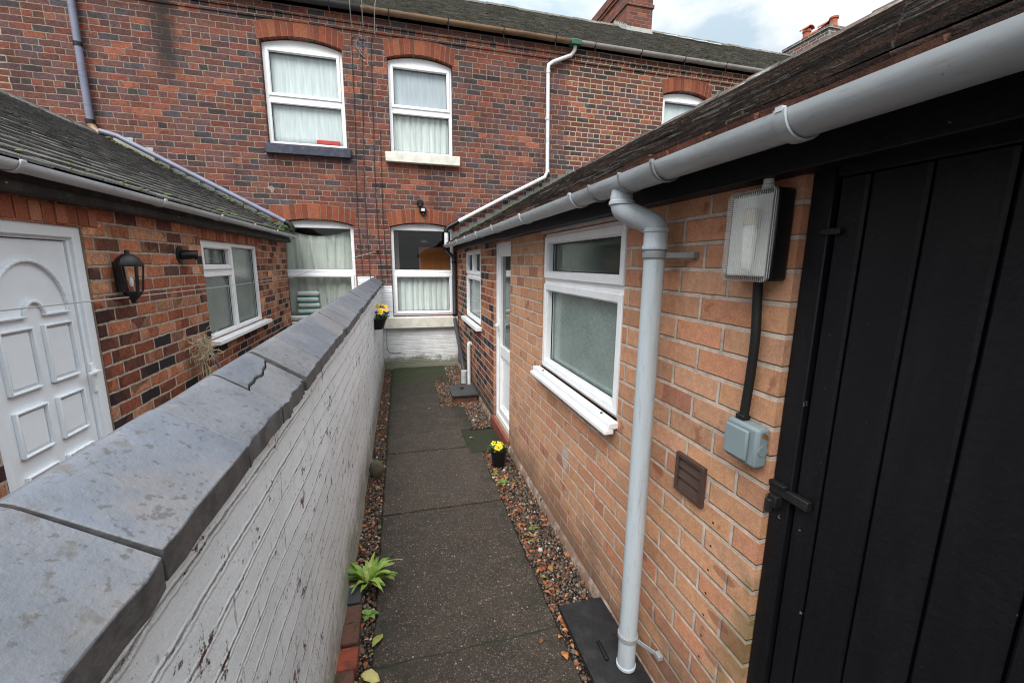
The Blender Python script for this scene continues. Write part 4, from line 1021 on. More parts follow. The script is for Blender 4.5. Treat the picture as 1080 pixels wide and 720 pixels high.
# gutter
GX, GZ, GR = .713, 1.872, .045
gu = MB(); gutter_mesh(gu, (GX, -3.6, GZ + .004), (GX, D - .03, GZ), GR)
go = link('gutter', gu, m_gutter, ro)
for yy in (-.3, .655, 1.62, 2.35, 3.1, 3.75, 4.4, 5.05, 5.7):
    gc = MB(); gutter_clip(gc, (GX, yy, GZ + .002), (0, 1, 0), GR, .024); link('gutter_clip', gc, m_gutter, go)
for yy in (1.05, 1.225, 1.44):
    gc = MB(); gutter_clip(gc, (GX, yy, GZ + .002), (0, 1, 0), GR + .001, .012); link('gutter_joint', gc, m_gutter_clip, go)
gc2 = MB(); gutter_mesh(gc2, (GX, 1.06, GZ + .003), (GX, 1.43, GZ + .003), GR + .004, .004); link('outlet', gc2, m_gutter, go)
# downpipe
PX, PY = .803, 1.215
dp = link('downpipe', MB().tube([(PX, PY, .062), (PX, PY, 1.68)], .0335, 24), m_pipe, ro)
link('bend', MB().tube(catm([(GX, 1.285, 1.845), (GX, 1.285, 1.80), (GX + .012, 1.275, 1.772), (PX - .02, PY + .02, 1.738), (PX, PY + .002, 1.715), (PX, PY, 1.66)], 5), [.034] * 3 + [.036] * 23, 24), m_pipe, dp)
co_ = MB().lathe([(.036, 0), (.041, .003), (.041, .014), (.038, .018), (.038, .055), (.041, .058), (.041, .068), (.036, .072)], (PX, PY, 1.648), 24); link('socket', co_, m_pipe, dp)
co_ = MB().lathe([(.036, 0), (.042, .004), (.042, .014), (.037, .018)], (GX + .001, 1.285, 1.79), 24); link('socket', co_, m_pipe, dp); co_ = MB().lathe([(.034, 0), (.0375, .002), (.0375, .012), (.034, .014)], (PX, PY, .062), 24)
link('socket', co_, m_pipe, dp)
for z in (1.622, .19):
    cb = MB(); cb.lathe([(.034, 0), (.039, .001), (.039, .02), (.034, .021)], (PX, PY, z), 24)
    cb.add([(PX + .016, PY - .030, z + .001), (PX + .026, PY - .038, z + .001), (XR - .010, PY - .104, z + .001), (XR - .018, PY - .096, z + .001), (PX + .016, PY - .030, z + .019), (PX + .026, PY - .038, z + .019), (XR - .010, PY - .104, z + .019), (XR - .018, PY - .096, z + .019)], [(0, 1, 2, 3), (4, 5, 6, 7), (0, 1, 5, 4), (1, 2, 6, 5), (2, 3, 7, 6), (3, 0, 4, 7)])
    cb.box(XR - .020, XR - .0005, PY - .122, PY - .096, z + .001, z + .020)
    link('bracket', cb, m_gutter_clip, dp, bevel=.002)
# louvred vent
ve = MB(RGT); ve.ring(.972, 1.102, .872, 1.002, .013, .0, .014)
for k in range(3): 
    z = .885 + k * .0355; ve.add([(.985, z, .001), (1.089, z, .001), (1.089, z, .011), (.985, z, .011), (.985, z + .0345, .0015), (1.089, z + .0345, .0015), (1.089, z + .033, .0035), (.985, z + .033, .0035)], [(0, 1, 2, 3), (4, 5, 6, 7), (3, 2, 6, 7), (0, 1, 5, 4), (0, 3, 7, 4), (1, 2, 6, 5)])
link('air_vent', ve, m_brown_vent, ro, bevel=.002)

# bulkhead lamp
bl = thing('bulkhead_light', 'rectangular bulkhead light with clear ribbed cover beside the black door', 'wall light', RGT(.85, 1.57, 0))
y0_, y1_, z0_, z1_ = .786, .925, 1.566, 1.776
link('base', MB(RGT).box(y0_, y1_, z0_, z1_, .0005, .054), m_black, bl, bevel=.008)
V = []; 
cvr = MB(RGT)
def rr(y0, y1, z0, z1, r, w, n=4):
    out = []
    for (cy, cz, a0) in ((y1 - r, z1 - r, 0), (y0 + r, z1 - r, 90), (y0 + r, z0 + r, 180), (y1 - r, z0 + r, 270)):
        for i in range(n + 1):
            a = R(a0 + 90 * i / n); out.append((cy + r * math.cos(a), cz + r * math.sin(a), w))
    return out
L_ = [rr(y0_ - .002, y1_ + .002, z0_ - .002, z1_ + .002, .016, .054), rr(y0_ - .002, y1_ + .002, z0_ - .002, z1_ + .002, .016, .061), rr(y0_ + .003, y1_ - .003, z0_ + .003, z1_ - .003, .014, .062), rr(y0_ + .012, y1_ - .036, z0_ + .012, z1_ - .010, .012, .094), rr(y0_ + .018, y1_ - .042, z0_ + .018, z1_ - .016, .010, .098)]
n = len(L_[0]); V = [p for l in L_ for p in l]; F = []
for k in range(len(L_) - 1):
    for i in range(n): F.append((k * n + i, k * n + (i + 1) % n, (k + 1) * n + (i + 1) % n, (k + 1) * n + i))
F.append(tuple(range((len(L_) - 1) * n, len(L_) * n)))
cvr.add(V, F); link('cover', cvr, m_cover, bl, smooth=50)
bu = MB(); cx, cy, cz = RGT(.836, 1.592, .072)
bu.lathe([(0, -.002), (.010, 0), (.013, .006), (.0135, .02), (.015, .05), (.017, .09), (.014, .096), (.013, .105)], (cx, cy, cz), 20)
link('bulb', bu, m_bulb, bl); link('bulb_cap', MB().lathe([(.015, 0), (.018, .002), (.018, .034), (.012, .038)], (cx, cy, cz + .103), 20), m_bulbbase, bl)
link('reflector', MB(RGT).box(y0_ + .012, y1_ - .012, z0_ + .012, z1_ - .012, .0545, .056), m_whitewrap, bl)
link('gland', MB().lathe([(.013, 0), (.013, .012), (.011, .014), (.011, .026), (.004, .030)], RGT(.836, z1_ - .001, .034), 14), m_whitewrap, bl)
pc = single('power_cable', MB(RGT).tube(catm([(.848, 1.575, .020), (.845, 1.50, .017), (.838, 1.42, .018), (.842, 1.32, .016), (.846, 1.21, .018)]), .0115, 12), m_cable, 'thick black cable running from the bulkhead light down to the switch', 'cable', RGT(.845, 1.2, 0))
sw = thing('outdoor_switch', 'blue grey weatherproof switch box at the foot of the black cable', 'switch', RGT(.826, 1.1, 0))
link('box', MB(RGT).box(.775, .878, 1.102, 1.208, .0005, .040), m_switch, sw, bevel=.009)
link('rocker', MB(RGT).box(.797, .872, 1.114, 1.196, .040, .050), m_switch, sw, bevel=.005)
link('collar', MB(RGT).box(.832, .860, 1.208, 1.222, .008, .032), m_black, sw, bevel=.003)
link('side_plug', MB().lathe([(.014, -.002), (.014, .001), (.012, .002)], RGT(.775, 1.150, .02), 16, axis=1), m_switch, sw)
single('dead_leaf', MB(RGT).add([(.770, 1.180, .012), (.762, 1.197, .022), (.766, 1.203, .034), (.772, 1.188, .026)], [(0, 1, 2, 3)]), m_leaf_b, 'tiny orange leaf caught on the side of the grey switch box', 'leaf', RGT(.77, 1.18, .02), 'single fallen leaves', smooth=0)

# gully covers
gcv = thing('gully_cover', 'large black board covering the gully under the grey downpipe', 'cover', (.77, 1.2, 0))
link('board', MB().box(.655, .868, .62, 1.555, .034, .060), plain('black_cover_board', (.011, .0115, .013), .55, (.034, .034, .036), .6, 14, .5, 80), gcv, bevel=.004)
link('base', MB().box(.675, .860, .64, 1.54, -.01, .0335), m_soil, gcv)
link('handle', MB().box(.735, .750, 1.25, 1.335, .060, .072), m_black, gcv, bevel=.003)
gcv = thing('gully_cover', 'small grey square gully lid on bricks beside the white waste pipe', 'cover', (.69, 4.8, 0))
link('board', MB().box(.545, .852, 4.63, 5.03, .085, .112), plain('dark_lid', (.045, .047, .052), .5, (.09, .09, .09), .5, 10, .3), gcv, bevel=.005)
link('brick_base', MB().box(.565, .84, 4.655, 5.01, -.01, .0845), plain('red_gully_brick', (.11, .045, .03), .9, (.05, .03, .02), .6, 14, .8, 50), gcv)
link('handle', MB().lathe([(.022, 0), (.022, .012), (.008, .016)], (.69, 4.87, .112), 12), m_black, gcv)
wp = single('waste_pipe', MB().tube(catm([(.88, 5.22, .585), (.845, 5.22, .60), (.832, 5.215, .575), (.832, 5.21, .52), (.832, 5.20, .05)], 5), .022, 14), m_white_pipe, 'short white waste pipe coming out of the wall beside the small gully lid', 'pipe', (.832, 5.2, 0))
# drainage mat
mt = MB(); mt.box(.545, .845, 3.33, 3.815, -.012, .004); 
for k in range(13):
    x = .552 + k * .0232; mt.box(x, x + .011, 3.335, 3.81, .004, .0085)
mt.ring(.54, .85, 3.325, 3.82, .009, -.01, .012) if False else None
single('drain_grid', mt, plain('mossy_green_grid', (.020, .026, .012), .8, (.03, .022, .014), .7, 22, .9), 'mossy green ribbed drain grid set in the path below the half glazed door', 'drain grid', (.695, 3.57, 0))

# ================================================================== LEFT OUTBUILDING
lo = thing('outbuilding', 'left hand single storey red brick outbuilding with white door and grey tiled roof', 'outbuilding', (-2.4, 3, 0))
Ld = (1.955, 2.605, .05, 1.757); Lw = (3.90, 5.305, .955, 1.768)
w = MB(LFT); wall_holes(w, -1.6, D - .002, -.02, 1.95, [Ld, Lw], .10); link('wall', w, m_left, lo)
inn = MB(LFT); inn.box(-1.6, D - .1, -.02, 1.9, -3.4, -.3); link('room_lining', inn, m_dark_int, lo)
rnd = random.Random(8); m_soldier = island_mat('soldier_brick', [(0, (.30, .09, .045)), (.3, (.38, .13, .07)), (.6, (.24, .07, .035)), (.85, (.42, .18, .10))], .85)
def soldiers(u0, u1, z0, z1, p=.070):
    n = int((u1 - u0) / p); sol = MB(LFT)
    for k in range(n): 
        a = u0 + (u1 - u0) * k / n; sol.box(a + .004, a + (u1 - u0) / n - .004, z0, z1 + rnd.uniform(-.003, .003), -.05, .005 + rnd.uniform(-.001, .003))
    link('soldier_course', sol, m_soldier, lo, bevel=.003)
soldiers(1.80, 2.72, 1.762, 1.852); soldiers(3.86, 5.35, 1.772, 1.856, .07)
fa = MB(LFT); fa.box(-1.6, D - .01, 1.858, 1.985, 0, .065); fa.box(-1.6, D - .01, 1.862, 1.90, .065, .078); link('fascia', fa, m_old_wood, lo, bevel=.004)
# white panelled door
a, b, c, d = Ld
fr = MB(LFT); fr.ring(a, b, c, d, .055, -.09, -.012); fr.ring(a + .05, b - .05, c + .05, d - .05, .018, -.09, -.028)
dr = link('door', fr, m_upvc_door, lo, bevel=.004); dr['label'] = 'white panelled front door with arched top moulding'
a2, b2, c2_, d2 = a + .072, b - .072, c + .06, d - .072
lf_ = MB(LFT); lf_.box(a2, b2, c2_, d2, -.075, -.040); leaf = link('door_leaf', lf_, m_upvc_door, dr, bevel=.004)
link('door_gap', MB(LFT).box(a2 - .01, b2 + .01, c2_ - .01, d2 + .008, -.095, -.076), m_black, dr)
pm_ = MB(LFT)
def raised(u0, u1, v0, v1):
    pm_.ring(u0, u1, v0, v1, .010, -.040, -.022); pm_.box(u0 + .022, u1 - .022, v0 + .022, v1 - .022, -.040, -.031)
cu = (a2 + b2) / 2; wd = (b2 - a2) / 2
for (u0, u1) in ((a2 + .055, cu - .028), (cu + .028, b2 - .055)):
    raised(u0, u1, 1.05, 1.315); raised(u0, u1, .78, .98); raised(u0, u1, .22, .70)
def arch_bead(r0, r1, zc, w0, w1, n=22, sv=1.0):
    P = [(cu + r0 * math.cos(math.pi * i / n), zc + sv * r0 * math.sin(math.pi * i / n)) for i in range(n + 1)]; Q = [(cu + r1 * math.cos(math.pi * i / n), zc + sv * r1 * math.sin(math.pi * i / n)) for i in range(n + 1)]
    for i in range(n): pm_.prism([P[i], P[i + 1], Q[i + 1], Q[i]], w0, w1)
rr0 = wd - .052
arch_bead(rr0 - .011, rr0, 1.365, -.040, -.023, sv=1.18); arch_bead(.045, .057, 1.365, -.040, -.023, sv=1.1)
pm_.box(cu - rr0, cu - .045, 1.354, 1.365, -.040, -.023); pm_.box(cu + .045, cu + rr0, 1.354, 1.365, -.040, -.023)
link('moulding', pm_, m_upvc_door, leaf, bevel=.003)
hd = MB(LFT).box(b2 + .002, b2 + .030, .935, 1.085, -.028, -.016).box(b2 - .06, b2 + .024, 1.035, 1.050, -.002, .010).box(b2 + .008, b2 + .022, 1.035, 1.050, -.016, -.002)
link('handle', hd, m_upvc, dr, bevel=.003)
jb = MB(LFT).box(b - .004, b + .005, .05, 1.755, -.05, -.005); link('jamb_mortar', jb, m_mortar, lo)
# window
a, b, c, d = Lw; mu = 4.575
W = window(lo, LFT, a, b, c, d, [(a, mu, 1.505, d, 1), (a, mu, c, 1.505, 0), (mu, b, c, d, 0)], back=-.02, tb=.034, ts=.034, pmats=[m_frost_clear, m_obscure, m_obscure])
link('sill', MB(LFT).box(a - .03, b + .05, c - .038, c, -.02, .072), m_upvc, W, bevel=.006)
link('air_brick', MB(LFT).box(5.86, 6.0, 1.58, 1.665, 0, .006), m_terra, lo, bevel=.002)
# roof
LX0, LZ0 = -1.378, 1.966; LX1, LZ1 = -3.45, 3.09
up = Vector((LX1 - LX0, 0, LZ1 - LZ0)); t = MB()
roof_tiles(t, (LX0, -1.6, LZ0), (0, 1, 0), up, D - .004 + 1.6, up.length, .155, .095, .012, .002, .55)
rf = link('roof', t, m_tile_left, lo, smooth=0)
u = MB(); u.add([(LX0 - .02, -1.6, LZ0 - .02), (LX0 - .02, D - .003, LZ0 - .02), (LX1, D - .003, LZ1 - .03), (LX1, -1.6, LZ1 - .03), (-5.5, D - .003, 2.0), (-5.5, -1.6, 2.0)], [(0, 1, 2, 3), (3, 2, 4, 5), (0, 3, 5), (1, 2, 4)])
link('roof_deck', u, m_tile_left, rf)
rt = MB(); yy = -1.6; rnd = random.Random(5)
while yy < D - .3:
    z = LZ1 + rnd.uniform(-.004, .006); y2 = yy + .40; pr = [(-.11, -.06), (-.06, .006), (0, .03), (.06, .006), (.11, -.06)]
    rt.add([(LX1 + x, yy, z + q + .005) for x, q in pr] + [(LX1 + x, y2 - .008, z + q) for x, q in pr], [(0, 1, 6, 5), (1, 2, 7, 6), (2, 3, 8, 7), (3, 4, 9, 8), (0, 1, 2, 3, 4), (5, 6, 7, 8, 9)]); yy = y2
link('ridge_tiles', rt, m_tile_left, rf)
stepped(-3.30, 3.03, -2.9, 2.83, 2, m_lead_pale, rf, .08)
stepped(-2.9, 2.81, -1.5, 2.07, 9, m_lead, rf, .03)
gu = MB(); gutter_mesh(gu, (-1.362, -1.6, 1.956), (-1.362, D - .06, 1.952), .036); go = link('gutter', gu, m_gutter_left, lo)
for yy in (1.2, 2.05, 3.05, 3.9, 4.7, 5.5):
    gc = MB(); gutter_clip(gc, (-1.362, yy, 1.955), (0, 1, 0), .037, .03); link('gutter_clip', gc, m_gutter_left, go)
pp_ = pipe('verge_pipe', [(-3.36, D - .13, 3.10), (-3.2, D - .12, 3.06), (-2.4, D - .12, 2.635), (-1.55, D - .12, 2.185), (-1.42, D - .12, 2.115)], .031, m_bluepipe, lo)
pipe('pipe_elbow', [(-1.45, D - .12, 2.13), (-1.40, D - .12, 2.10), (-1.375, D - .12, 2.06), (-1.37, D - .12, 2.0)], .038, m_black, pp_)
mo = MB(); rnd = random.Random(12)
for k in range(260):
    f_ = rnd.random(); x = -1.42 - f_ * 1.9; z = 2.03 + f_ * 1.0; y = D - .03 - abs(rnd.gauss(0, .11)); r = rnd.uniform(.008, .02)
    mo.lathe([(0, 0), (r, .002), (r * .8, r * .5), (0, r * .7)], (x, y, z + .008), 7)
for k in range(50):
    y = rnd.uniform(2.2, 6.2); x = LX0 - rnd.uniform(0, .1); r = rnd.uniform(.006, .016); mo.lathe([(0, 0), (r, .002), (r * .8, r * .5), (0, r * .7)], (x, y, LZ0 + (LX0 - x) * .53 + .02), 7)
link('moss', mo, m_moss, rf)['kind'] = 'stuff'

def blades(mb, c, n, ln, w, spread=1.0, rise=1.0, rnd=random, wavy=0, seg=6):
    for k in range(n):
        th = rnd.uniform(0, 2 * math.pi); L = ln * rnd.uniform(.6, 1.1); u = Vector((math.cos(th), math.sin(th), 0)); sd = Vector((-u.y, u.x, 0)); e = rnd.uniform(.5, 1.0) * rise
        V = []; c0 = Vector(c) + u * .004
        for i in range(seg + 1):
            f = i / seg; p = c0 + u * (L * spread * f * (.5 + .5 * f)) + Vector((0, 0, 1)) * (L * e * math.sin(f * 2.1) * .8)
            ww = w * (math.sin(math.pi * (.12 + .88 * f)) ** .7 if f < 1 else .0) * (.35 + .65 * min(1, f * 2.5)); wz = wavy * math.sin(f * 11 + k) * w
            V += [tuple(p - sd * ww + Vector((0, 0, ww * .35 + wz))), tuple(p), tuple(p + sd * ww + Vector((0, 0, ww * .35 - wz)))]
        F = []
        for i in range(seg): a = i * 3; F += [(a, a + 1, a + 4, a + 3), (a + 1, a + 2, a + 5, a + 4)]
        mb.add(V, F)
gr = MB(); rnd = random.Random(3)
for k in range(14): blades(gr, (-1.40 + rnd.uniform(-.10, .05), D - .1 - rnd.uniform(0, .45), 1.985 + rnd.uniform(0, .02)), 5, .07, .005, 1, .9, rnd)
single('gutter_weeds', gr, m_weed, 'green weeds and grass growing in the far end of the left gutter', 'plant', (-1.40, D - .2, 1.98), smooth=0)

# lantern on the left wall
ln = thing('wall_lantern', 'black half lantern wall light between the white door and the window', 'wall light', (XL, 2.80, 1.42))
LC = (XL + .062, 2.815); 
def hexp(r, z, sx=1):
    r *= 1.22; z = 1.508 + (z - 1.52) * 1.06
    return [(LC[0] + r * .72 * math.cos(R(60 * i + 30)), LC[1] + r * math.sin(R(60 * i + 30)), z) for i in range(6)]
def loft(mb, rings):
    V = [p for r_ in rings for p in r_]; n = len(rings[0]); F = [tuple(range(n)), tuple(range((len(rings) - 1) * n, len(rings) * n))]
    for k in range(len(rings) - 1):
        for i in range(n): F.append((k * n + i, k * n + (i + 1) % n, (k + 1) * n + (i + 1) % n, (k + 1) * n + i))
    mb.add(V, F)
m_ = MB(); loft(m_, [hexp(.068, 1.575), hexp(.070, 1.585), hexp(.050, 1.618), hexp(.022, 1.638), hexp(.012, 1.64), hexp(.012, 1.655), hexp(.004, 1.66)]); link('lantern_roof', m_, m_iron, ln, bevel=.0015)
m_ = MB(); loft(m_, [hexp(.010, 1.385), hexp(.014, 1.40), hexp(.020, 1.405), hexp(.042, 1.43), hexp(.046, 1.445)]); m_.box(XL, XL + .012, 2.79, 2.84, 1.43, 1.59)
for i in range(6):
    p, q = hexp(.046, 1.445)[i], hexp(.063, 1.575)[i]; m_.tube([p, q], .0048, 5)
link('lantern_frame', m_, m_iron, ln)
m_ = MB(); a_, b_ = hexp(.043, 1.447), hexp(.059, 1.573)
for i in range(6): m_.add([a_[i], a_[(i + 1) % 6], b_[(i + 1) % 6], b_[i]], [(0, 1, 2, 3)])
link('lantern_glass', m_, m_glass, ln, smooth=0)
link('bulb', MB().lathe([(.006, 0), (.010, .015), (.011, .035), (.006, .05), (.002, .055)], (LC[0], LC[1], 1.455), 12), m_bulb, ln)
# round black extractor spigot beside the window
sp = thing('spigot_vent', 'black round flue spigot sticking out of the brick left of the window', 'vent', (XL, 3.47, 1.64))
link('flange', MB().lathe([(.062, 0), (.060, .008), (.045, .012)], (XL, 3.55, 1.64), 24, axis=0), m_black, sp)
link('spout', MB().tube([(XL + .01, 3.55, 1.64), (XL + .045, 3.56, 1.642), (XL + .075, 3.575, 1.643), (XL + .088, 3.585, 1.64)], [.034, .034, .03, .036], 16), m_black, sp)
# washing line
wl = single('washing_line', MB().tube(catm([(-.285, D - .035, 1.765), (-.70, 6.46, 1.64), (-1.12, 6.40, 1.50), (-1.42, 6.33, 1.385), (-1.445, 5.5, 1.388), (-1.44, 4.2, 1.388), (-1.44, 2.9, 1.398), (-1.44, 1.6, 1.415), (-1.45, .2, 1.43)], 8), .0032, 6), m_wire, 'thin white washing line strung from the facade along the left outbuilding', 'washing line', (-.285, D, 1.765))
single('line_hook', MB().lathe([(.016, 0), (.02, .01), (.012, .03), (.018, .045)], (-.285, D - .048, 1.765), 10, axis=1), m_iron, 'small black hook holding the washing line on the facade', 'hook', (-.285, D, 1.765))
# pole and dried bundle
po = thing('leaning_pole', 'thin grey pole with a blue tip leaning by the left window', 'pole', (-1.36, 3.78, .5))
link('shaft', MB().tube([(-1.435, 3.615, 1.0), (-1.37, 3.80, .58)], .009, 8), m_greypole, po); link('tip', MB().tube([(-1.438, 3.605, 1.022), (-1.432, 3.622, .985)], .012, 8), m_blue_tip, po)
bd = MB(); rnd = random.Random(6)
for k in range(110):
    x = -1.40 + rnd.gauss(0, .022); y = 3.49 + rnd.gauss(0, .035); z = 1.0 + rnd.gauss(-.02, .045); L = rnd.uniform(.05, .11)
    q = [Vector((x, y, z))]; dd = Vector((rnd.gauss(0, .5), rnd.gauss(0, .5), rnd.gauss(0, .8)))
    for i in range(4): dd = (dd + Vector((rnd.gauss(0, .5), rnd.gauss(0, .5), rnd.gauss(-.15, .5)))).normalized(); q.append(q[-1] + dd * L / 3)
    bd.tube([tuple(p) for p in q], .0018, 4)
for k in range(12):
    y = 3.49 + rnd.gauss(0, .02); bd.tube([(-1.41, y, .98), (-1.42 + rnd.gauss(0, .02), y + rnd.gauss(.03, .03), .80), (-1.42, y + rnd.gauss(.05, .04), .62)], .003, 4)
single('dried_plant', bd, m_straw, 'bleached dried flower head on brown stalks by the left window', 'plant', (-1.41, 3.5, .6), smooth=0)
single('green_shoots', (lambda m: (blades(m, (-1.41, 3.57, .70), 14, .09, .008, .8, 1, random.Random(5)), m)[1])(MB()), m_weed, 'small green shoots under the dried flower head', 'plant', (-1.41, 3.57, .7), smooth=0)

# ================================================================== SMALL THINGS ON THE WHITE WALL AND PATH
def pansies(mb_leaf, mb_y, mb_d, c, r, n, rnd, hh=.05, fr=.018):
    for k in range(n * 5):
        a = rnd.uniform(0, 2 * math.pi); q = r * rnd.uniform(.1, 1.15); blades(mb_leaf, (c[0] + q * math.cos(a), c[1] + q * math.sin(a), c[2] - .005), 1, .05, .012, .6, 1.0, rnd, seg=3)
    for k in range(n):
        a = rnd.uniform(0, 2 * math.pi); q = r * math.sqrt(rnd.random()) * .95; p = Vector((c[0] + q * math.cos(a), c[1] + q * math.sin(a), c[2] + hh * rnd.uniform(.6, 1.05)))
        nr = Vector((math.cos(a) * .5 + rnd.gauss(0, .25), math.sin(a) * .5 - .75 + rnd.gauss(0, .2), .75)).normalized(); t1 = nr.cross(Vector((0, 0, 1))).normalized(); t2 = nr.cross(t1)
        f = fr * rnd.uniform(.8, 1.15)
        tgt = mb_y[k % len(mb_y)]
        for i in range(5):
            th = i * 2 * math.pi / 5 + .3; d_ = t1 * math.cos(th) + t2 * math.sin(th); e = nr.cross(d_)
            tgt.add([tuple(p), tuple(p + d_ * f * .6 - e * f * .5 + nr * .002 * i), tuple(p + d_ * f * 1.1 - e * f * .3 + nr * .003), tuple(p + d_ * f * 1.15 + e * f * .3 + nr * .003), tuple(p + d_ * f * .6 + e * f * .5 + nr * .001)], [(0, 1, 2, 3, 4)])
        mb_d.lathe([(0, 0), (f * .42, .001), (0, .0025)], tuple(p + nr * .004), 6)
pt = thing('flower_pot', 'black plastic pot of yellow pansies on the gravel by the door step', 'flower pot', (.722, 3.05, 0))
link('pot', MB().lathe([(.045, 0), (.048, 0), (.064, .125), (.069, .126), (.070, .143), (.064, .143), (.060, .128), (.02, .125)], (.722, 3.05, .005), 24), m_black, pt)
A, B, C_ = MB(), MB(), MB(); pansies(A, [B], C_, (.722, 3.05, .14), .058, 12, random.Random(2), .045, .019)
link('foliage', A, m_plant2, pt, smooth=0); link('flowers', B, m_yellow, pt, smooth=0); link('flower_eyes', C_, m_petal_dark, pt)
for k, (yy, lab) in enumerate(((4.72, 'near black wall planter with yellow and purple pansies on the white wall'), (5.16, 'far black wall planter of pansies on the white wall, behind the first'))):
    px = -.272; pt = thing('wall_planter', lab, 'planter', (px, yy, .9), 'pansy planters fixed to the white wall')
    V = []; F = []; n = 12
    for (sx, sy, z) in ((.085, .085, .895), (.125, .115, 1.0), (.135, .125, 1.003), (.135, .125, 1.016)):
        for i in range(n + 1):
            th = -math.pi / 2 + math.pi * i / n; V.append((px + .004 + sx * abs(math.cos(th)) ** .7, yy + sy * math.sin(th), z))
    m = n + 1
    for j in range(3):
        for i in range(n): F.append((j * m + i, j * m + i + 1, (j + 1) * m + i + 1, (j + 1) * m + i))
        F.append((j * m, j * m + n, (j + 1) * m + n, (j + 1) * m))
    F += [tuple(range(m)), tuple(range(3 * m, 4 * m))]
    mb = MB(); mb.add(V, F); link('trough', mb, m_black, pt)
    A, B, B2, C_ = MB(), MB(), MB(), MB(); pansies(A, [B, B2], C_, (px + .07, yy, 1.015), .075, 15, random.Random(20 + k), .085, .02)
    link('foliage', A, m_plant2, pt, smooth=0); link('yellow_flowers', B, m_yellow, pt, smooth=0); link('purple_flowers', B2, m_violet, pt, smooth=0); link('flower_eyes', C_, m_petal_dark, pt)
pf = MB(); rnd = random.Random(8); blades(pf, (-.205, 1.96, .01), 40, .165, .0115, .95, .80, rnd, wavy=.45, seg=10)
single('fern_plant', pf, m_plant, 'bright green plant with long wavy leaves at the foot of the white wall', 'plant', (-.205, 1.96, 0), smooth=60)
for i, (x, y, s_, lab) in enumerate([(-.185, 1.77, .04, 'small round green weed in the gravel just in front of the bright green plant'), (.69, 2.77, .05, 'green weed sprouting in the gravel in front of the flower pot'), (.66, 2.90, .03, 'tiny weed at the path edge beside the flower pot'), (.74, 2.2, .03, 'little green weed in the right gravel strip below the large window')]):
    wm = MB(); blades(wm, (x, y, .008), 9, s_, s_ * .28, 1.1, .4, random.Random(30 + i), seg=4)
    single('weed', wm, m_weed, lab, 'weed', (x, y, 0), 'weeds in the gravel', smooth=60)
st = MB(); rnd = random.Random(1); st.lathe([(.0, 0), (.035, .005), (.052, .04), (.055, .075), (.045, .115), (.02, .138), (0, .142)], (-.215, 3.09, 0), 18, sy=.8)
single('round_stone', st, plain('mossy_stone', (.10, .09, .06), .9, (.05, .055, .03), .6, 20, .8), 'rounded mossy stone standing in the gravel against the white wall', 'stone', (-.215, 3.09, 0))
ky = 1.36; rnd = random.Random(17)
klab = ['nearest brown brick of the edging at the foot of the white wall', 'bright red brick of the edging along the white wall', 'third brown edging brick counting from the nearest, behind the red one', 'fourth edging brick counting from the nearest, just before the blue one', 'dark blue grey brick of the edging along the white wall', 'farthest brown edging brick beside the bright green plant']
for k in range(6):
    mi = [0, 1, 0, 0, 2, 0][k]; x1_ = -.222 + rnd.uniform(-.006, .006); zt_ = .052 + rnd.uniform(-.008, .008)
    single('edging_brick', MB().box(-.30, x1_, ky + .004, ky + .108, -.01, zt_), m_kerb[mi], klab[k], 'brick', (-.26, ky + .05, 0), 'bricks edging the foot of the white wall', bevel=.006); ky += .113
def big_leaf(name, c, L, w, rot, mat, lab, z=.016, curl=.2):
    V = []; F = []; n = 8; cr, sr = math.cos(rot), math.sin(rot)
    for i in range(n + 1):
        f = i / n; q = w * math.sin(math.pi * f) ** .8 * (1 + .12 * math.sin(f * 19)); x = (f - .5) * L
        for s_ in (-1, 0, 1):
            yy = q * s_; V.append((c[0] + x * cr - yy * sr, c[1] + x * sr + yy * cr, z + curl * abs(yy) + .006 * math.sin(f * 5)))
    for i in range(n): a = i * 3; F += [(a, a + 1, a + 4, a + 3), (a + 1, a + 2, a + 5, a + 4)]
    m = MB(); m.add(V, F); o = single(name, m, mat, lab, 'leaf', (c[0], c[1], 0), 'single fallen leaves', smooth=60)
    s = o.modifiers.new('Solidify', 'SOLIDIFY'); s.thickness = .0012
big_leaf('fallen_leaf', (-.145, 1.62), .075, .017, 1.0, m_leaf_o, 'olive green fallen leaf on the left gravel near the edging bricks')
big_leaf('fallen_leaf', (-.165, 1.455), .085, .024, -.5, m_leaf_y, 'pale yellow fallen leaf at the bottom edge beside the path')
big_leaf('fallen_leaf', (.605, 1.355), .05, .014, 1.7, m_leaf_b, 'tan pointed leaf lying on the path beside the black board')
big_leaf('fallen_leaf', (.62, 1.44), .03, .008, .4, m_leaf_b, 'small tan leaf on the path edge between the pebble and the gravel')
big_leaf('fallen_leaf', (.60, 3.62), .05, .014, .3, m_leaf_o, 'yellow green leaf lying on the mossy drain grid', .014)
single('pebble', MB().lathe([(0, 0), (.008, .002), (.011, .009), (.008, .016), (0, .018)], (.645, 1.36, .006), 12), plain('brown_nut', (.12, .09, .07), .6), 'single round brown pebble on the path beside the black board', 'pebble', (.645, 1.36, 0))
# fine wire on the white base of the house
single('wall_wire', MB(FAC).tube(catm([(-.20, .62, .015), (-.21, .35, .016), (-.18, .26, .018), (-.08, .235, .016), (.0, .245, .015)]), .004, 6), m_iron, 'thin loose wire curling down the white painted base under the cream sill', 'wire', FAC(-.1, .24, 0))
single('wall_stub', MB(FAC).prism([(-1.66, 2.56), (-1.65, 2.59), (-1.60, 2.60), (-1.57, 2.57), (-1.58, 2.53), (-1.61, 2.50), (-1.62, 2.535)], .0, .005), plain('worn_filler', (.30, .25, .21), .9, (.13, .08, .06), .9, 40, .8), 'pale filled patch in the brickwork above the left ground floor arch', 'patch', FAC(-1.6, 2.5, 0), bevel=.002)

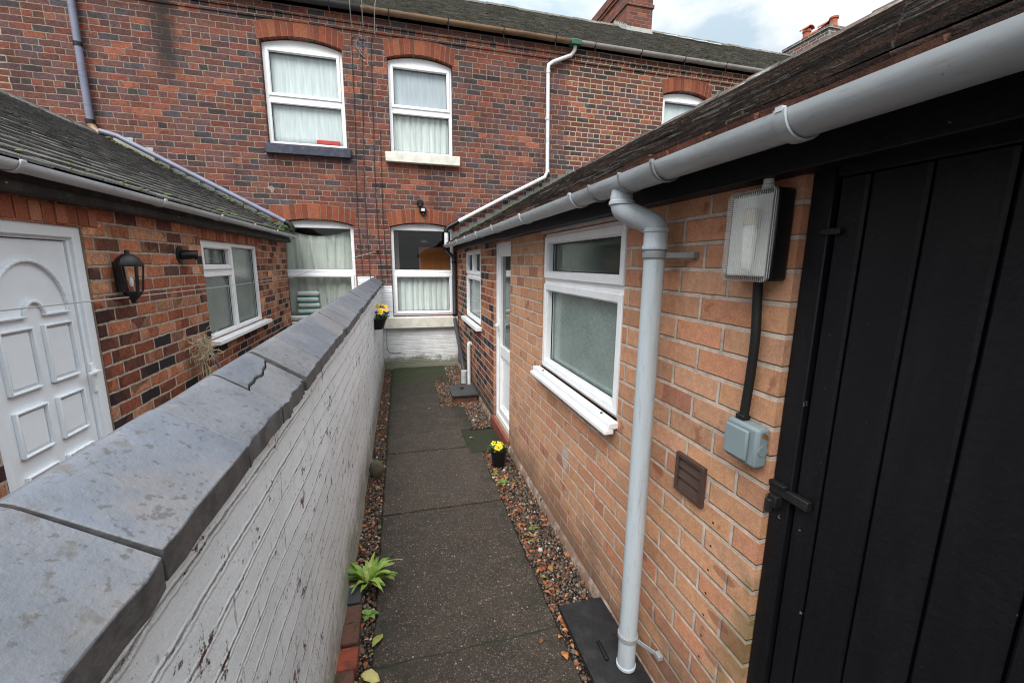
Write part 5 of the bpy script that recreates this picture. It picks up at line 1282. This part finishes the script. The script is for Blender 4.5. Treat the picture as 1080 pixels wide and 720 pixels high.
# ================================================================== WORLD, SUN, CAMERA
SUN_EL, SUN_AZ = R(48), R(205)          # azimuth clockwise from +Y: high behind the camera, a little to the left
world = bpy.data.worlds.new('World'); scene.world = world; world.use_nodes = True
nt = world.node_tree; nt.nodes.clear(); N = nt.nodes; Lk = nt.links
sky = N.new('ShaderNodeTexSky'); sky.sky_type = 'NISHITA'; sky.sun_disc = False; sky.sun_elevation = SUN_EL; sky.sun_rotation = SUN_AZ; sky.air_density = 1.0; sky.dust_density = 1.5; sky.altitude = 100
tc = N.new('ShaderNodeTexCoord'); mp = N.new('ShaderNodeMapping'); mp.inputs['Scale'].default_value = (1.0, 1.0, 2.4); mp.inputs['Location'].default_value = (.35, .0, .2)
Lk.new(tc.outputs['Generated'], mp.inputs[0])
no = N.new('ShaderNodeTexNoise'); no.inputs['Scale'].default_value = 2.1; no.inputs['Detail'].default_value = 7; no.inputs['Roughness'].default_value = .58; no.inputs['Distortion'].default_value = .3; Lk.new(mp.outputs[0], no.inputs['Vector'])
cr = N.new('ShaderNodeValToRGB'); cr.color_ramp.elements[0].position = .40; cr.color_ramp.elements[1].position = .52; Lk.new(no.outputs[0], cr.inputs[0])
no2 = N.new('ShaderNodeTexNoise'); no2.inputs['Scale'].default_value = 5; no2.inputs['Detail'].default_value = 6; Lk.new(mp.outputs[0], no2.inputs['Vector'])
cc = N.new('ShaderNodeValToRGB'); cc.color_ramp.elements[0].position = .3; cc.color_ramp.elements[1].position = .7
cc.color_ramp.elements[0].color = (6.6, 6.9, 7.1, 1); cc.color_ramp.elements[1].color = (8.6, 8.7, 8.6, 1); Lk.new(no2.outputs[0], cc.inputs[0])
# overcast sky: cloud brightened overhead, above the frame, to add fill
sx = N.new('ShaderNodeSeparateXYZ'); Lk.new(tc.outputs['Generated'], sx.inputs[0])
el = N.new('ShaderNodeMapRange'); el.inputs[1].default_value = .38; el.inputs[2].default_value = 1.0; el.inputs[3].default_value = .64; el.inputs[4].default_value = 2.7; el.interpolation_type = 'SMOOTHSTEP'; Lk.new(sx.outputs[2], el.inputs[0])
mx = N.new('ShaderNodeMix'); mx.data_type = 'RGBA'; Lk.new(cr.outputs[0], mx.inputs[0]); 
hs = N.new('ShaderNodeMix'); hs.data_type = 'RGBA'; hs.inputs[0].default_value = .75; Lk.new(sky.outputs[0], hs.inputs[6]); hs.inputs[7].default_value = (5.4, 6.5, 7.1, 1)
Lk.new(hs.outputs[2], mx.inputs[6]); Lk.new(cc.outputs[0], mx.inputs[7])
bg = N.new('ShaderNodeBackground'); bg.inputs[1].default_value = .10; vm = N.new('ShaderNodeVectorMath'); vm.operation = 'SCALE'; Lk.new(mx.outputs[2], vm.inputs[0]); Lk.new(el.outputs[0], vm.inputs['Scale']); Lk.new(vm.outputs[0], bg.inputs[0])
wo = N.new('ShaderNodeOutputWorld'); Lk.new(bg.outputs[0], wo.inputs[0])
sl = bpy.data.lights.new('sun', 'SUN'); sl.energy = 1.5; sl.angle = R(35); sl.color = (1, .96, .90)
so_ = bpy.data.objects.new('sun', sl); COL.objects.link(so_)
dirv = Vector((math.sin(SUN_AZ) * math.cos(SUN_EL), math.cos(SUN_AZ) * math.cos(SUN_EL), math.sin(SUN_EL)))
so_.rotation_euler = dirv.to_track_quat('Z', 'Y').to_euler(); so_.location = (0, 0, 12)

yaw, pit, rol = R(15.09645), R(-10.47659), R(.58906)
f = Vector((math.sin(yaw) * math.cos(pit), math.cos(yaw) * math.cos(pit), math.sin(pit))); r = Vector((math.cos(yaw), -math.sin(yaw), 0)); u = r.cross(f)
r2 = r * math.cos(rol) + u * math.sin(rol); u2 = -r * math.sin(rol) + u * math.cos(rol)
cam = bpy.data.cameras.new('camera'); co = bpy.data.objects.new('camera', cam); COL.objects.link(co)
cam.sensor_width = 36; cam.sensor_fit = 'HORIZONTAL'; cam.lens = 440.967 / 1080 * 36; cam.clip_start = .02; cam.clip_end = 500
m = Matrix((( r2.x, u2.x, -f.x), (r2.y, u2.y, -f.y), (r2.z, u2.z, -f.z)))
co.rotation_euler = m.to_euler(); co.location = (0, 0, 1.6)
scene.camera = co

# bring the survey units to metres
for me in bpy.data.meshes: me.transform(Matrix.Scale(S, 4))
for o in bpy.data.objects:
    o.location = o.location * S
    for md in o.modifiers:
        if md.type == 'BEVEL': md.width *= S
        if md.type == 'SOLIDIFY': md.thickness *= S

scene.render.engine = 'CYCLES'
vs_ = scene.view_settings; vs_.view_transform = 'Standard'; vs_.look = 'None'; vs_.gamma = 1; vs_.exposure = 1.1
scene.cycles.pixel_filter_type = 'BLACKMAN_HARRIS'; scene.cycles.filter_width = 1.1; scene.cycles.max_bounces = 8; scene.cycles.transparent_max_bounces = 12
